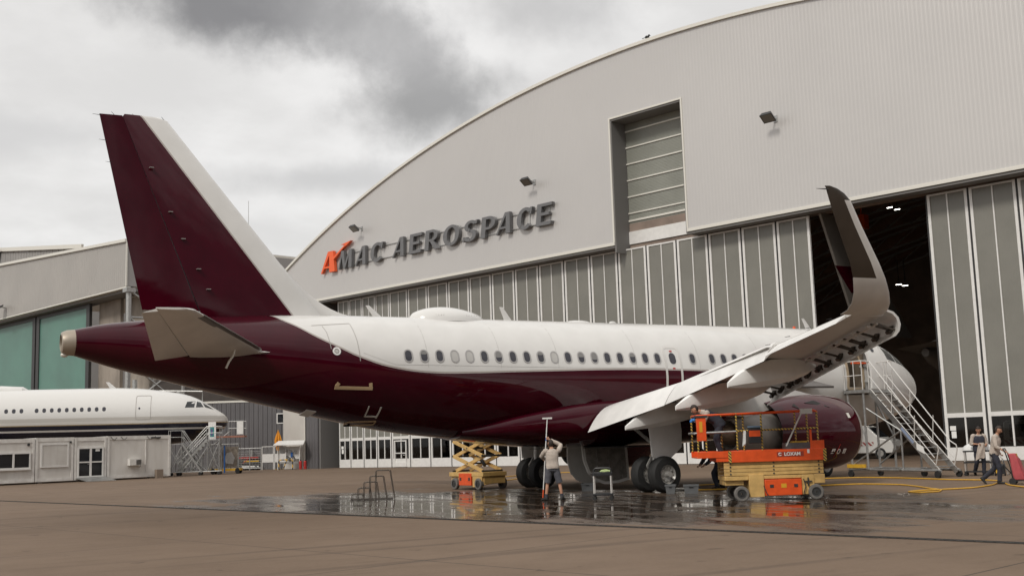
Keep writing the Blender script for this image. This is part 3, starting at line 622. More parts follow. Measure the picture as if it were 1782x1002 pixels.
NA = 96
xs = sorted(set([-17.42, 16.62] + [round(-17.2+.35*i, 3) for i in range(97)] + [14.9, 15.2, 15.8, 16.1, 16.3, 16.45, 16.55, 10.92, 11.74] ))
xs = [x for x in xs if x <= 16.62 and not (10.7 < x < 10.92) and not (11.74 < x < 11.9) and not (10.92 < x < 11.0)]
rings = [[(x, _hw(x)*math.sin(2*PI*j/NA), (_zt(x)+_zb(x))/2+(_zt(x)-_zb(x))/2*math.cos(2*PI*j/NA)) for j in range(NA)] for x in xs]
vs = [p for r in rings for p in r]; fs = []
DX0, DX1, DZ0, DZ1 = 10.92, 11.74, 3.42, 5.30
for i in range(len(rings)-1):
    xm = (xs[i]+xs[i+1])/2
    for j in range(NA):
        k = (j+1) % NA; zm = (rings[i][j][2]+rings[i][k][2])/2; ym = rings[i][j][1]
        if DX0 < xm < DX1 and DZ0 < zm < DZ1 and ym < 0: continue
        fs.append((i*NA+j, i*NA+k, (i+1)*NA+k, (i+1)*NA+j))
fs.append(tuple(range(NA))[::-1]); fs.append(tuple((len(rings)-1)*NA+j for j in range(NA)))
g = MB(); g.add(vs, fs); g.build("fuselage", m_fus, jet, ang=40)
def ribbon(g, pts, w, h=.012, off=.006, side=-1, closed=False, mi=0):
    """Raised strip following the fuselage skin; pts are (x, z)."""
    P = [Vector(p) for p in pts]; n = len(P); rings = []
    for i in range(n):
        a = P[(i-1) % n] if closed or i else P[0]; b = P[(i+1) % n] if closed or i < n-1 else P[-1]
        d = (b-a).normalized(); q = Vector((-d.y, d.x))*w/2
        p0, p1 = P[i]+q, P[i]-q
        rings.append([skin(p0.x, p0.y, side, off-.02), skin(p0.x, p0.y, side, off+h), skin(p1.x, p1.y, side, off+h), skin(p1.x, p1.y, side, off-.02)])
    if closed: rings.append(rings[0])
    g.loft(rings, not closed, mi); return g
def rrect(x0, x1, z0, z1, r, n=5):
    out = []
    for cx, cz, a0 in ((x1-r, z1-r, 0), (x0+r, z1-r, 90), (x0+r, z0+r, 180), (x1-r, z0+r, 270)):
        for i in range(n+1): a = R(a0+90*i/n); out.append((cx+r*math.cos(a), cz+r*math.sin(a)))
    return out
def dense(pts, step=.12, closed=True):
    out = []; m = len(pts)
    for i in range(m if closed else m-1):
        a, b = pts[i], pts[(i+1) % m]; L = math.hypot(b[0]-a[0], b[1]-a[1]); k = max(1, int(L/step))
        out += [(lerp(a[0], b[0], j/k), lerp(a[1], b[1], j/k)) for j in range(k)]
    if not closed: out.append(pts[-1])
    return out
def plate(g, outline, off, thick=.02, side=-1, mi=0):
    """Solid plate lying on the skin inside the outline (convex)."""
    c = (sum(p[0] for p in outline)/len(outline), sum(p[1] for p in outline)/len(outline)); n = len(outline)
    top = [skin(*p, side, off) for p in outline]; bot = [skin(*p, side, off-thick) for p in outline]; mid = [skin(*vl(p, c, .55), side, off) for p in outline]
    vs = top+bot+mid+[skin(*c, side, off)]
    fs = [(i, (i+1) % n, n+(i+1) % n, n+i) for i in range(n)] + [(i, (i+1) % n, 2*n+(i+1) % n, 2*n+i) for i in range(n)] + [(2*n+i, 2*n+(i+1) % n, 3*n) for i in range(n)]
    return g.add(vs, fs, mi)
# cabin windows on the visible side and the far side
WZ = 4.517; wxs = [-7.853+.533*i for i in range(19)] + [3.30, 4.20, 4.74, 5.27, 5.80, 6.34, 6.87, 7.40, 7.93, 8.47, 9.0, 9.53, 10.06]
m_blind = mat("lowered_blind", (.20, .195, .19), .5)
BLINDS = {round((-7.853+.533*i)*10): h for i, h in ((1, .12), (6, .20), (9, .10), (12, .16), (13, .24), (16, .13))}
def cabin_window(x, side, shade):
    g = MB(); ribbon(g, rrect(x-.13, x+.13, WZ-.188, WZ+.188, .125, 4), .04, .012, .004, side, True); o = g.build("window", m_frame, jet)
    g = MB(); plate(g, rrect(x-.117, x+.117, WZ-.175, WZ+.175, .112, 4), .008, .03, side); g.build("pane", m_shade if shade else m_winglass, o)
    hb = BLINDS.get(round(x*10))
    if side < 0 and hb: g = MB(); plate(g, rrect(x-.112, x+.112, WZ+.172-hb, WZ+.172, .05, 4), .0105, .03, side); g.build("blind", m_blind, o)
for i, x in enumerate(wxs): cabin_window(x, -1, i in (3, 4, 10))
for i, x in enumerate(wxs[::1]): cabin_window(x, 1, False)
# overwing exit: light outline running down over the maroon, small red marks
for side in (-1, 1):
    g = MB(); ribbon(g, dense(rrect(2.07, 2.74, 3.35, 4.93, .17, 5)), .085, .008, .004, side, True); ribbon(g, [(2.12, 3.47), (2.4, 3.47), (2.69, 3.47)], .07, .008, .004, side)
    o = g.build("overwing_exit", m_silver, jet)
    g = MB(); plate(g, rrect(2.27, 2.54, WZ-.20, WZ+.20, .13), .014, .03, side); g.build("pane", m_winglass, o)
    g = MB()
    for z in (4.78, 4.16): plate(g, rrect(2.35, 2.46, z-.025, z+.025, .01, 2), .012, .02, side)
    g.build("exit_mark", m_red, o)
# aft door, panel lines, port light
for side in (-1, 1):
    g = MB(); ribbon(g, dense([(-10.30, 4.72), (-10.35, 5.25), (-10.42, 5.46)], .1, False), .018, .004, .001, side); ribbon(g, dense([(-9.42, 4.35), (-9.45, 5.0), (-9.50, 5.55)], .1, False), .02, .004, .001, side)
    ribbon(g, dense([(-10.75, 5.47), (-9.5, 5.57)], .1, False), .02, .004, .001, side); g.build("aft_door_outline", m_line, jet)
g = MB(); ribbon(g, rrect(-10.24, -10.04, 4.55, 4.75, .098, 5), .05, .015, .003, -1, True); o = g.build("service_port", m_doorw, jet)
g = MB(); plate(g, rrect(-10.2, -10.08, 4.59, 4.71, .058, 5), .012); g.build("port_glass", m_shade, o)
g = MB()
for x in (-7.2, -4.6, -2.4, .8, 3.6, 6.5, 9.2): ribbon(g, dense([(x, 4.15), (x, 5.0), (x, 5.7)], .15, False), .010, .003, .0005)
g.build("panel_line", mat("panel_gap_pale", (.40, .39, .37), .4), jet); g = MB(); ribbon(g, dense([(-9.3, 4.60), (-8.3, 4.24), (-2, 4.17), (2, 4.17)], .4, False), .010, .003, .0005)
g.build("panel_line", mat("panel_gap_pale", (.40, .39, .37), .4), jet)
# tan sealing panels and masked access hatches on the belly
m_mask = mat("masking_tan", (.50, .36, .21), .6)
def skin_out(dx, dz): return (dx, dz)
g = MB(); ribbon(g, dense([(-10.16, 3.56), (-9.0, 3.52)], .1, False), .09, .012, .004); ribbon(g, dense([(-10.12, 3.60), (-10.05, 3.70)], .05, False), .10, .012, .004); ribbon(g, dense([(-9.06, 3.56), (-9.08, 3.68)], .05, False), .10, .012, .004); g.build("masked_cutout", m_mask, jet)
g = MB(); ribbon(g, dense([(-8.98, 3.00), (-8.98, 2.70), (-8.60, 2.68)], .06, False), .035, .012, .004); ribbon(g, dense([(-8.60, 2.96), (-8.62, 2.64)], .06, False), .045, .012, .004); g.build("masked_hatch", m_trim, jet)
g = MB(); ribbon(g, dense(rrect(-9.3, -8.55, 2.44, 2.54, .02, 2), .08), .035, .01, .003, -1, True); g.build("drain_hatch", m_mask, jet)
g = MB(); ribbon(g, dense([(-10.75, 2.88), (-10.45, 2.82)], .1, False), .14, .02, .004); g.build("belly_blade", m_flap, jet)
# APU exhaust and tail light
g = MB(); prof = [(-.0, .375), (.20, .36), (.34, .30), (.36, .24), (.10, .20)]
g.lathe([(a, r) for a, r in prof], (-17.40, 0, 4.95), (-1, 0, -.02), 32); o = g.build("exhaust_cone", mat("exhaust_tan", (.36, .31, .25), .4, .4), jet)
g = MB(); g.cyl((-17.45, 0, 4.94), (-17.6, 0, 4.94), .205, n=24); g.build("exhaust_bore", m_void, o)
g = MB(); g.sphere((-17.66, 0, 4.60), .07, 10, 6, 0, (1.5, 1, 1)); g.build("tail_light", m_trim, o)
# radome hump, antennas, beacon on the crown
g = MB(); rings = []
for i in range(17):
    t = i/16; x = lerp(-6.95, -4.20, t); h = .37*(math.sin(PI*t**.82)**.7 if 0 < t < 1 else 0)+.012; w = .78*(math.sin(PI*min(1, max(0, t)))**.45)+.03; zb_ = 5.90
    rings.append([(x, w*math.cos(PI*j/12), zb_-.12 + (h+.16)*math.sin(PI*j/12)) for j in range(13)])
g.loft(rings); g.build("satcom_radome", m_white, jet, ang=50)
g = MB()
for i in range(18): x = lerp(-6.3, -4.7, i/17); g.sphere((x, -.70, 5.985), .014, 6, 4)
g.build("radome_fastener", m_line, jet)
def blade(x, h, sw, c=.32, w=.03, name="antenna", m=None):
    g = MB(); g.loft([[(x, -w, 5.9), (x+c*.5, 0, 5.9), (x, w, 5.9), (x-c*.5, 0, 5.9)], [(x-sw, -w*.4, 5.9+h), (x-sw+c*.22, 0, 5.9+h), (x-sw, w*.4, 5.9+h), (x-sw-c*.22, 0, 5.9+h)]]); g.build(name, m or m_white, jet)
blade(-8.05, .40, .38); blade(-3.18, .50, .28); blade(10.9, .46, .30)
g = MB(); g.sphere((-.3, 0, 5.90), .3, 14, 8, 0, (1.9, .7, .38)); g.build("antenna", m_white, jet)
g = MB(); g.sphere((1.2, 0, 5.95), .10, 10, 6, 0, (1.6, .6, .7)); g.build("antenna", m_white, jet)
g = MB(); g.cyl((10.1, 0, 5.90), (10.1, 0, 6.02), .07, .05, 10); g.build("beacon", m_orange, jet)
# nose: cockpit glazing
for side in (-1, 1):
    for pts in ([(13.62, 4.62), (14.25, 4.50), (14.22, 4.98), (13.70, 5.10)], [(14.33, 4.49), (14.95, 4.36), (14.70, 4.86), (14.30, 4.97)], [(15.03, 4.34), (15.38, 4.27), (15.10, 4.76), (14.82, 4.85)]):
        g = MB(); plate(g, dense(pts, .15), .008, .03, side); g.build("cockpit_window", m_glassd, jet)
# forward door: opening with lining, open leaf swung forward
g = MB(); zs = [DZ0+(DZ1-DZ0)*i/10 for i in range(11)]
g.box(DX0-.1, DX1+.1, -1.35, -1.25, 3.3, 5.4); g.box(DX0-.12, DX0-.02, -1.9, -1.25, 3.3, 5.35); g.box(DX1+.02, DX1+.12, -1.9, -1.25, 3.3, 5.35); g.box(DX0-.1, DX1+.1, -1.88, -1.352, 3.3, 3.40)
g.build("doorway_lining", mat("doorway_beige", (.12, .095, .07), .6), jet)
g = MB(); ribbon(g, dense(rrect(DX0-.03, DX1+.03, DZ0-.03, DZ1+.03, .12)), .11, .02, .004, -1, True); g.build("doorway_frame", mat("doorway_tan", (.36, .28, .19), .5), jet)
g = MB(); rings = []
for i in range(9):
    z = lerp(DZ0+.03, DZ1-.02, i/8); x0, x1 = DX1+.12, DX1+.94; o_ = .28
    rings.append([skin(x0, z, -1, o_), skin(x1, z, -1, o_), skin(x1, z, -1, o_+.10), skin(x0, z, -1, o_+.10)])
g.loft(rings); o = g.build("forward_door", m_white, jet)
g = MB(); g.cyl(skin(12.25, 4.75, -1, .375), skin(12.25, 4.75, -1, .392), .085, n=16); g.build("pane", m_winglass, o)
g = MB(); g.bar(skin(DX1, 4.3, -1, -.1), skin(DX1+.4, 4.3, -1, .3), .08); g.bar(skin(DX1, 3.7, -1, -.1), skin(DX1+.4, 3.7, -1, .3), .08); g.build("hinge_arm", m_steel, o)
# cargo door standing open under the wing
g = MB(); g.loft([[(6.5, -1.97, 3.72), (9.0, -1.97, 3.72), (9.0, -1.99, 3.65), (6.5, -1.99, 3.65)], [(6.5, -3.05, 3.45), (9.0, -3.05, 3.45), (9.0, -3.03, 3.38), (6.5, -3.03, 3.38)]]); g.build("cargo_door", mat("door_underside", (.10, .09, .085), .5), jet)

# belly fairing
g = MB(); rings = []
bx = [-5.6, -4.8, -3.8, -2.6, -1.4, -.2, 1.5, 3, 4.5, 5.8, 6.8, 7.4]
bw = pchip(bx, [1.0, 1.42, 1.72, 1.90, 2.02, 2.08, 2.10, 2.10, 2.06, 1.9, 1.6, 1.2]); bz0 = pchip(bx, [1.92, 1.80, 1.68, 1.58, 1.52, 1.50, 1.50, 1.50, 1.55, 1.62, 1.74, 1.84]); bz1 = pchip(bx, [2.3, 2.55, 2.85, 3.1, 3.3, 3.4, 3.4, 3.4, 3.3, 3.1, 2.7, 2.3])
for i in range(53):
    x = lerp(-5.6, 7.4, i/52); w, a, b = bw(x), bz0(x), bz1(x); c = (a+b)/2; e = .78
    rings.append([(x, w*math.copysign(abs(math.cos(2*PI*j/48))**e, math.cos(2*PI*j/48)), c+(b-a)/2*math.copysign(abs(math.sin(2*PI*j/48))**e, math.sin(2*PI*j/48))) for j in range(48)])
g.loft(rings); g.build("belly_fairing", m_maroon, jet, ang=60)

# fin, dorsal fillet, rudder
def foil(n=14, t=.10, x0=0.0, x1=1.0):
    """Closed outline (xc, zc) of a symmetric section between chord fractions x0 and x1."""
    f = lambda x: 5*t*(.2969*math.sqrt(x)-.126*x-.3516*x*x+.2843*x**3-.1036*x**4)
    xx = [x0+(x1-x0)*(1-math.cos(PI*i/n))/2 for i in range(n+1)]
    up_ = [(x, f(x)+.0005) for x in reversed(xx)]; lo = [(x, -f(x)-.0005) for x in (xx[1:] if x0 == 0 else xx)]
    return up_+lo
def finsec(z, xle, xte, x0, x1, t): return [(xle-(xle-xte)*a, (xle-xte)*b, z) for a, b in foil(14, t, x0, x1)]
g = MB(); st = [(5.3, -9.55, -15.35, .735, .095), (5.92, -10.0, -15.53, .70, .095), (11.72, -14.86, -16.83, .665, .09)]
g.loft([finsec(z, a, b, 0, k, t) for z, a, b, k, t in st] + [finsec(11.80, -15.1, -16.80, 0, .60, .05)])
g.build("fin", m_fin, jet, ang=50)
g = MB(); g.loft([finsec(z, a, b, k+.006, 1, t) for z, a, b, k, t in ((5.95, -10.02, -15.54, .70, .093), (11.74, -14.88, -16.83, .665, .088))]); g.build("rudder", m_fin, jet)
g = MB(); rings = []
for i in range(13):
    t = i/12; x = lerp(-8.6, -11.35, t); z = 5.90 + 1.60*t**2.1; zb_ = 5.72; w = lerp(.03, .17, t)
    rings.append([(x+.04, 0, z), (x, -w*.55, z-.07-.1*t), (x-.05, -w, zb_), (x-.4, 0, zb_-.1), (x-.05, w, zb_), (x, w*.55, z-.07-.1*t)])
g.loft(rings); g.build("dorsal_fillet", m_fin, jet, ang=60)
g = MB()
for z, x in ((11.7, -16.85), (10.95, -16.66), (10.3, -16.46)): g.cyl((x+.05, 0, z), (x-.17, 0, z+.01), .010, .004, 6)
for x in (-16.4, -15.8, -14.95): g.cyl((x, 0, 11.74), (x-.09, 0, 11.84), .009, .004, 6)
g.build("static_wick", m_black, jet)
g = MB()
for z, x in ((10.2, -15.35), (8.9, -14.78), (8.1, -14.4), (7.2, -13.95), (6.6, -13.65)): g.box(x-.06, x+.06, -.235 if z > 8 else -.30, -.12, z-.008, z+.008)
g.build("rudder_hinge", m_rim, jet)

# tailplanes
for s in (-1, 1):
    def tsec(y, xle, xte, zle, zte, x0, x1, t, droop=0):
        out = []
        for a, b in foil(12, t, x0, x1):
            c = xle-xte; x = xle-c*a; z = lerp(zle, zte, a)+c*b
            if droop: h = .70*c; dx = c*a-h; z -= dx*math.sin(droop)*1.0
            out.append((x, s*y, z))
        return out
    S = [(1.05, -12.15, -15.35, 4.66, 4.55), (6.1, -15.50, -16.80, 5.22, 5.22)]
    g = MB(); g.loft([tsec(*q, 0, .70, .10) for q in S] + [tsec(6.24, -15.75, -16.82, 5.24, 5.24, 0, .7, .05)]); o = g.build("tailplane", m_wing, jet, ang=40)
    g = MB(); g.loft([tsec(*q, .707, 1, .095, R(13)) for q in ((1.25, -12.28, -15.42, 4.68, 4.57), (6.08, -15.49, -16.79, 5.22, 5.22))]); g.build("elevator", m_wing, o)
    g = MB(); g.loft([[(x+.02, s*y, z), (x-.03, s*y, z+.045), (x-.16, s*y, z+.07), (x-.16, s*y, z-.07), (x-.03, s*y, z-.045)] for y, x, z in ((1.5, -12.43, 4.71), (5.6, -15.17, 5.165))]); g.build("leading_edge", mat("dark_leading_edge", (.16, .145, .13), .35, .4), o)
    g = MB(); g.tube([(-13.33, s*1.95, 4.66), (-13.40, s*1.96, 4.45), (-13.52, s*1.97, 4.28), (-13.60, s*1.98, 4.10)], .032); g.build("drain_mast", m_trim, o)
    g = MB(); g.loft([[(x, s*y0, z+h), (x, s*(y0+w), z), (x, s*y0, z-h), (x, s*(y0-.2), z)] for x, y0, w, h, z in ((-11.75, 1.35, .03, .03, 4.62), (-12.4, 1.18, .28, .14, 4.62), (-13.4, 1.02, .34, .2, 4.62), (-14.6, .85, .28, .12, 4.62))]); g.build("root_fairing", m_wing, o)

# wings
WST = [(1.2, 5.10, -1.45, 2.62, .150), (1.95, 4.72, -1.45, 2.72, .150), (6.4, 2.02, -1.42, 3.20, .125), (12.75, -1.10, -3.22, 3.90, .112), (16.5, -2.98, -4.30, 4.28, .105)]
def wst(y):
    for a, b in zip(WST, WST[1:]):
        if y <= b[0]: t = (y-a[0])/(b[0]-a[0]); return [lerp(p, q, t) for p, q in zip(a, b)]
    return list(WST[-1])
def wfoil(n, t, x0, x1):
    f = lambda x: 5*t*(.2969*math.sqrt(x)-.126*x-.3516*x*x+.2843*x**3-.1036*x**4)
    cm = lambda x: .016*math.sin(PI*x)
    xx = [x0+(x1-x0)*(1-math.cos(PI*i/n))/2 for i in range(n+1)]
    return [(x, cm(x)+f(x)*.95+.002) for x in reversed(xx)] + [(x, cm(x)-f(x)*.85-.002) for x in (xx[1:] if x0 == 0 else xx)]
def wsec(s, y, x0, x1, dz=0):
    y_, le_, te_, z, t = wst(y); c = le_-te_
    return [(le_-c*a, s*y, z + c*b + c*.012*(1-2*a)+dz) for a, b in wfoil(16, t, x0, x1)]
def fixed_te(y): return .86 if y < 12.7 else .745
for s in (-1, 1):
    g = MB(); ys = [1.2, 1.95, 3, 4, 5, 6.4, 8, 9.5, 11, 12.68]
    g.loft([wsec(s, y, 0, lerp(.83, .76, min(1, max(0, (y-2)/4.4)))) for y in ys])
    g.loft([wsec(s, y, 0, .745) for y in (12.69, 14, 15.3, 16.3, 16.5)])
    wing = g.build("wing", m_wing, jet, ang=40)
    def asec(y):
        q = wst(y); c = q[1]-q[2]; hx, hz = q[1]-.75*c, q[3]+.03; out = []
        for x, yy, z in wsec(s, y, .755, 1.0, -.01):
            dx, dz = x-hx, z-hz; a = R(24); out.append((hx+dx*math.cos(a)-dz*math.sin(a)*.0, yy, hz+dz+dx*math.sin(a)))
        return out
    g = MB(); g.loft([asec(y) for y in (12.80, 14.5, 16.25)]); g.build("aileron", m_flap, wing)
    g = MB(); g.loft([[(lerp(*wst(y)[1:3], .80), s*y, wst(y)[3]+.17-.010*y), (lerp(*wst(y)[1:3], .875), s*y, wst(y)[3]+.125-.008*y), (lerp(*wst(y)[1:3], .80), s*y, wst(y)[3]+.12-.010*y)] for y in (2.1, 6.4, 12.6)]); g.build("spoiler", m_wing, wing)
    # flaps, run out and drooped
    def fsec(y, c, xte, zte, ang, t=.17):
        out = []
        for a, b in foil(12, t):
            b2 = b+.05*math.sin(PI*a); dx, dz = (1-a)*c, b2*c
            out.append((xte+dx*math.cos(ang)-dz*math.sin(ang)*1.0, s*y, zte+dx*math.sin(ang)+dz*math.cos(ang)))
        return out
    FA = R(40)
    g = MB(); g.loft([fsec(2.12, 1.38, -1.47, 1.99, FA), fsec(6.36, 1.10, -1.46, 2.71, FA)]); g.build("flap", m_flap, wing, ang=40)
    g = MB(); g.loft([fsec(6.44, 1.10, -1.48, 2.725, FA), fsec(12.62, .80, -3.04, 3.56, FA)]); g.build("flap", m_flap, wing, ang=40)
    # slats, run out, with their tracks
    for y0, y1 in ((2.6, 4.9), (6.75, 9.15), (9.18, 11.6), (11.63, 14.05), (14.08, 16.35)):
        rings = []
        for y in (y0, y1):
            q = wst(y); k = lerp(1.5, 1.02, (y-2)/14.5); bx_, bz_ = q[1]+.30*k, q[3]-.05*k
            oa = [(-.34, .20), (-.12, .22), (.10, .17), (.25, .05), (.30, -.10), (.25, -.25), (.12, -.36), (.02, -.40)]
            ia = [(.04, -.36), (.13, -.31), (.19, -.22), (.22, -.10), (.17, .03), (.06, .12), (-.12, .17), (-.33, .185)]
            rings.append([(bx_+a*k, s*y, bz_+b*k) for a, b in oa+ia])
        g = MB(); g.loft(rings); g.build("slat", m_wing, wing, ang=50)
        for f_ in (.14, .50, .86):
            y = lerp(y0, y1, f_); q = wst(y); k = lerp(1.5, 1.02, (y-2)/14.5); p = lambda a, b, dy=0: (q[1]+.30*k+a*k, s*(y+dy), q[3]-.05*k+b*k)
            g = MB(); g.bar(p(-.44, -.06), p(.17, -.17), .045, .05); g.bar(p(.06, -.24), p(.20, -.10), .13, .075)
            if f_ != .5: g.bar(p(-.40, -.07, .17), p(.14, -.19, .17), .03, .04); g.bar(p(-.05, -.14, .0), p(-.05, -.14, .17), .03)
            g.build("slat_track", mat("track_brown", (.075, .062, .05), .5, .4, .2, 8), wing)
    # lower wing pipework behind the slats
    g = MB(); g.tube([(wst(y)[1]-.10, s*y, wst(y)[3]-.155) for y in np.linspace(6.8, 16.3, 20)], .022, 6)
    for y in np.linspace(7.2, 16, 12): g.bar((wst(y)[1]-.02, s*y, wst(y)[3]-.15), (wst(y)[1]-.30, s*(y+.02), wst(y)[3]-.165), .05)
    g.build("slat_drive", m_wing, wing)
    # flap track fairings
    for y, xt, zt_, L in ((4.75, -1.79, 2.03, 3.7), (8.2, -2.45, 2.52, 3.6), (11.5, -3.30, 2.98, 3.1)):
        q = wst(y); rings = []
        zw = q[3]-.20
        for t, w, h0, h1 in ((0, .025, .0, .13), (.13, .15, -.05, .36), (.26, .20, -.09, .50), (.45, .21, -.10, .60), (.70, .19, -.06, .55), (.88, .12, .06, .42), (1, .03, .22, .30)):
            x = xt+L*t; zb0 = lerp(zt_-.02, zw-.28, t)
            sec = [(-w*.35, h0), (w*.35, h0), (w*.9, lerp(h0, h1, .22)), (w, lerp(h0, h1, .55)), (w*.75, h1*.96), (w*.25, h1), (-w*.25, h1), (-w*.75, h1*.96), (-w, lerp(h0, h1, .55)), (-w*.9, lerp(h0, h1, .22))]
            rings.append([(x, s*(y+a), zb0+b) for a, b in sec])
        g = MB(); g.loft(rings); g.build("flap_track_fairing", m_flap, wing, ang=24)
    # upturned winglet
    sp = [(16.5, 4.285, -2.98, -4.30, 0), (16.85, 4.33, -3.22, -4.46, 10), (17.15, 4.44, -3.48, -4.62, 28), (17.38, 4.63, -3.74, -4.78, 48), (17.54, 4.90, -4.00, -4.94, 66), (17.63, 5.2, -4.25, -5.10, 76), (17.79, 5.92, -4.86, -5.56, 79), (17.90, 6.40, -5.24, -5.84, 80), (17.92, 6.53, -5.42, -5.90, 80), (17.935, 6.61, -5.62, -5.94, 80), (17.94, 6.65, -5.82, -5.97, 80)]
    rings = []; segm = []
    for y, z, a, b, tl in sp:
        c = a-b; o_ = wfoil(16, .105, 0, 1); tlr = R(tl)
        rings.append([(a-c*p+c*.0, s*(y-c*q*math.sin(tlr)), z+c*q*math.cos(tlr)+.03*(1-2*p)*math.cos(tlr)) for p, q in o_])
    n = len(rings[0]); vs = [p for r_ in rings for p in r_]; o_ = wfoil(16, .105, 0, 1)
    g = MB()
    for i in range(len(rings)-1):
        for j in range(n):
            k = (j+1) % n; pc = (o_[j][0]+o_[k][0])/2
            mi = 1 if (i >= 4 and pc > .30) or i >= 7 else 0
            g.f.append((i*n+j, i*n+k, (i+1)*n+k, (i+1)*n+j)); g.m.append(mi)
    g.v = vs; g.f.append(tuple(range(n))[::-1]); g.m.append(0); g.f.append(tuple((len(rings)-1)*n+j for j in range(n))); g.m.append(1)
    g.build("winglet", [m_wing, m_brown], wing, ang=50)
    g = MB(); g.cyl((-5.88, s*17.94, 6.58), (-6.22, s*17.96, 6.56), .014, .005, 6)
    for y in (13.2, 14.2, 15.2, 16.1): x = wst(y)[2]; g.cyl((x+.02, s*y, wst(y)[3]-.03), (x-.14, s*y, wst(y)[3]-.05), .010, .005, 6)
    g.build("static_wick", m_black, wing)
    # engine on its pylon
    ey = 5.75*s; ez = 1.76
    eng = MB(); prof = [(2.85, 1.03), (3.3, 1.12), (4.0, 1.22), (4.8, 1.265), (5.4, 1.25), (5.9, 1.20), (6.2, 1.13)]
    eng.lathe([(x, r_) for x, r_ in prof] + [], (0, ey, ez), (1, 0, 0), 48)
    eo = eng.build("engine_cowl", m_maroon, jet, ang=50)
    g = MB(); g.lathe([(6.2, 1.131), (6.34, 1.07), (6.42, .99), (6.40, .92), (6.25, .87), (5.7, .84)], (0, ey, ez), (1, 0, 0), 48); g.build("inlet_lip", m_alu, eo, ang=60)
    g = MB(); g.lathe([(5.7, .84), (5.0, .86), (4.95, .2)], (0, ey, ez), (1, 0, 0), 40); g.lathe([(4.96, .30), (5.2, .22), (5.45, .02)], (0, ey, ez), (1, 0, 0), 24); g.build("fan", m_darkmetal, eo)
    g = MB(); g.lathe([(2.85, 1.028), (2.9, .96), (3.6, .94), (3.62, .3)], (0, ey, ez), (1, 0, 0), 40); g.build("bypass_duct", m_void, eo)
    g = MB(); g.lathe([(3.6, .66), (2.9, .70), (2.2, .66), (1.55, .50), (1.50, .46), (1.9, .40)], (0, ey, ez), (1, 0, 0), 36); g.build("core_cowl", mat("core_cowl_grey", (.30, .27, .245), .5, .1, .12, 3), eo, ang=50)
    g = MB(); g.lathe([(1.95, .40), (1.4, .30), (.7, .05)], (0, ey, ez), (1, 0, 0), 24); g.build("exhaust_plug", mat("heat_stained_metal", (.26, .19, .14), .4, .7, .25, 4), eo)
    g = MB(); rings = []
    for x, z0, z1, w in ((5.1, ez+1.20, ez+1.26, .08), (4.2, ez+1.1, ez+1.42, .2), (3.2, ez+.8, ez+1.50, .25), (2.0, ez+.55, ez+1.42, .27), (.8, ez+.72, ez+1.3, .22), (-.5, ez+1.1, ez+1.25, .06)):
        rings.append([(x, ey-w, z0), (x, ey+w, z0), (x, ey+w*.9, z1), (x, ey-w*.9, z1)])
    g.loft(rings); g.build("pylon", m_wing, eo)
    if s < 0:
        # strakes, access port and lettering on the visible cowl
        def cowl(x, z, off): 
            r_ = pchip([p[0] for p in prof], [p[1] for p in prof])(x)+off; q = z-ez; return Vector((x, ey-math.sqrt(max(.01, r_*r_-q*q)), z))
        g = MB(); P_ = [cowl(x, z, .01) for x, z in ((5.62, 2.36), (5.74, 2.36), (5.76, 2.20), (5.64, 2.20))]; Q_ = [cowl(x, z, -.03) for x, z in ((5.62, 2.36), (5.74, 2.36), (5.76, 2.20), (5.64, 2.20))]; g.loft([Q_, P_]); g.build("cowl_port", m_trim, eo)
        g = MB()
        for pts in ([(4.1, 2.72), (5.0, 2.56), (4.55, 2.80)], [(3.55, 2.62), (3.75, 2.52), (3.68, 2.70)]): g.loft([[cowl(x, z, -.03) for x, z in pts], [cowl(x, z, .012) for x, z in pts]])
        g.build("cowl_vent", m_void, eo)
        for x0, kind in ((4.92, "q"), (5.16, "o"), (5.42, "i")):
            g = MB()
            if kind == "o":
                rr1 = [cowl(x0+.075*math.cos(2*PI*i/16), 1.12+.085*math.sin(2*PI*i/16), .010) for i in range(16)]; rr2 = [cowl(x0+.045*math.cos(2*PI*i/16), 1.12+.05*math.sin(2*PI*i/16), .010) for i in range(16)]
                rr0 = [p+Vector((0, .03, 0)) for p in rr1]; rr3 = [p+Vector((0, .03, 0)) for p in rr2]; g.loft([rr0, rr1, rr2, rr3], False)
            elif kind == "i":
                for dx in (-.035, .035): P_ = [(x0+dx-.025, 1.05), (x0+dx+.025, 1.05), (x0+dx+.045, 1.2), (x0+dx-.005, 1.2)]; g.loft([[cowl(x, z, -.03) for x, z in P_], [cowl(x, z, .010) for x, z in P_]])
            else:
                for dx in (-.05, .03): P_ = [(x0+dx-.025, 1.12), (x0+dx+.025, 1.12), (x0+dx+.045, 1.21), (x0+dx-.005, 1.21)]; g.loft([[cowl(x, z, -.03) for x, z in P_], [cowl(x, z, .010) for x, z in P_]])
                P_ = [(x0-.08, 1.06), (x0+.02, 1.06), (x0+.02, 1.085), (x0-.08, 1.085)]; g.loft([[cowl(x, z, -.03) for x, z in P_], [cowl(x, z, .010) for x, z in P_]])
            g.build("cowl_marking", m_doorw, eo)
        g = MB(); P_ = [cowl(5.02+.14*i/6, .93+.42*i/6, .006) for i in range(7)]; g.tube(P_, .006, 5); g.build("cowl_stripe", m_red, eo)

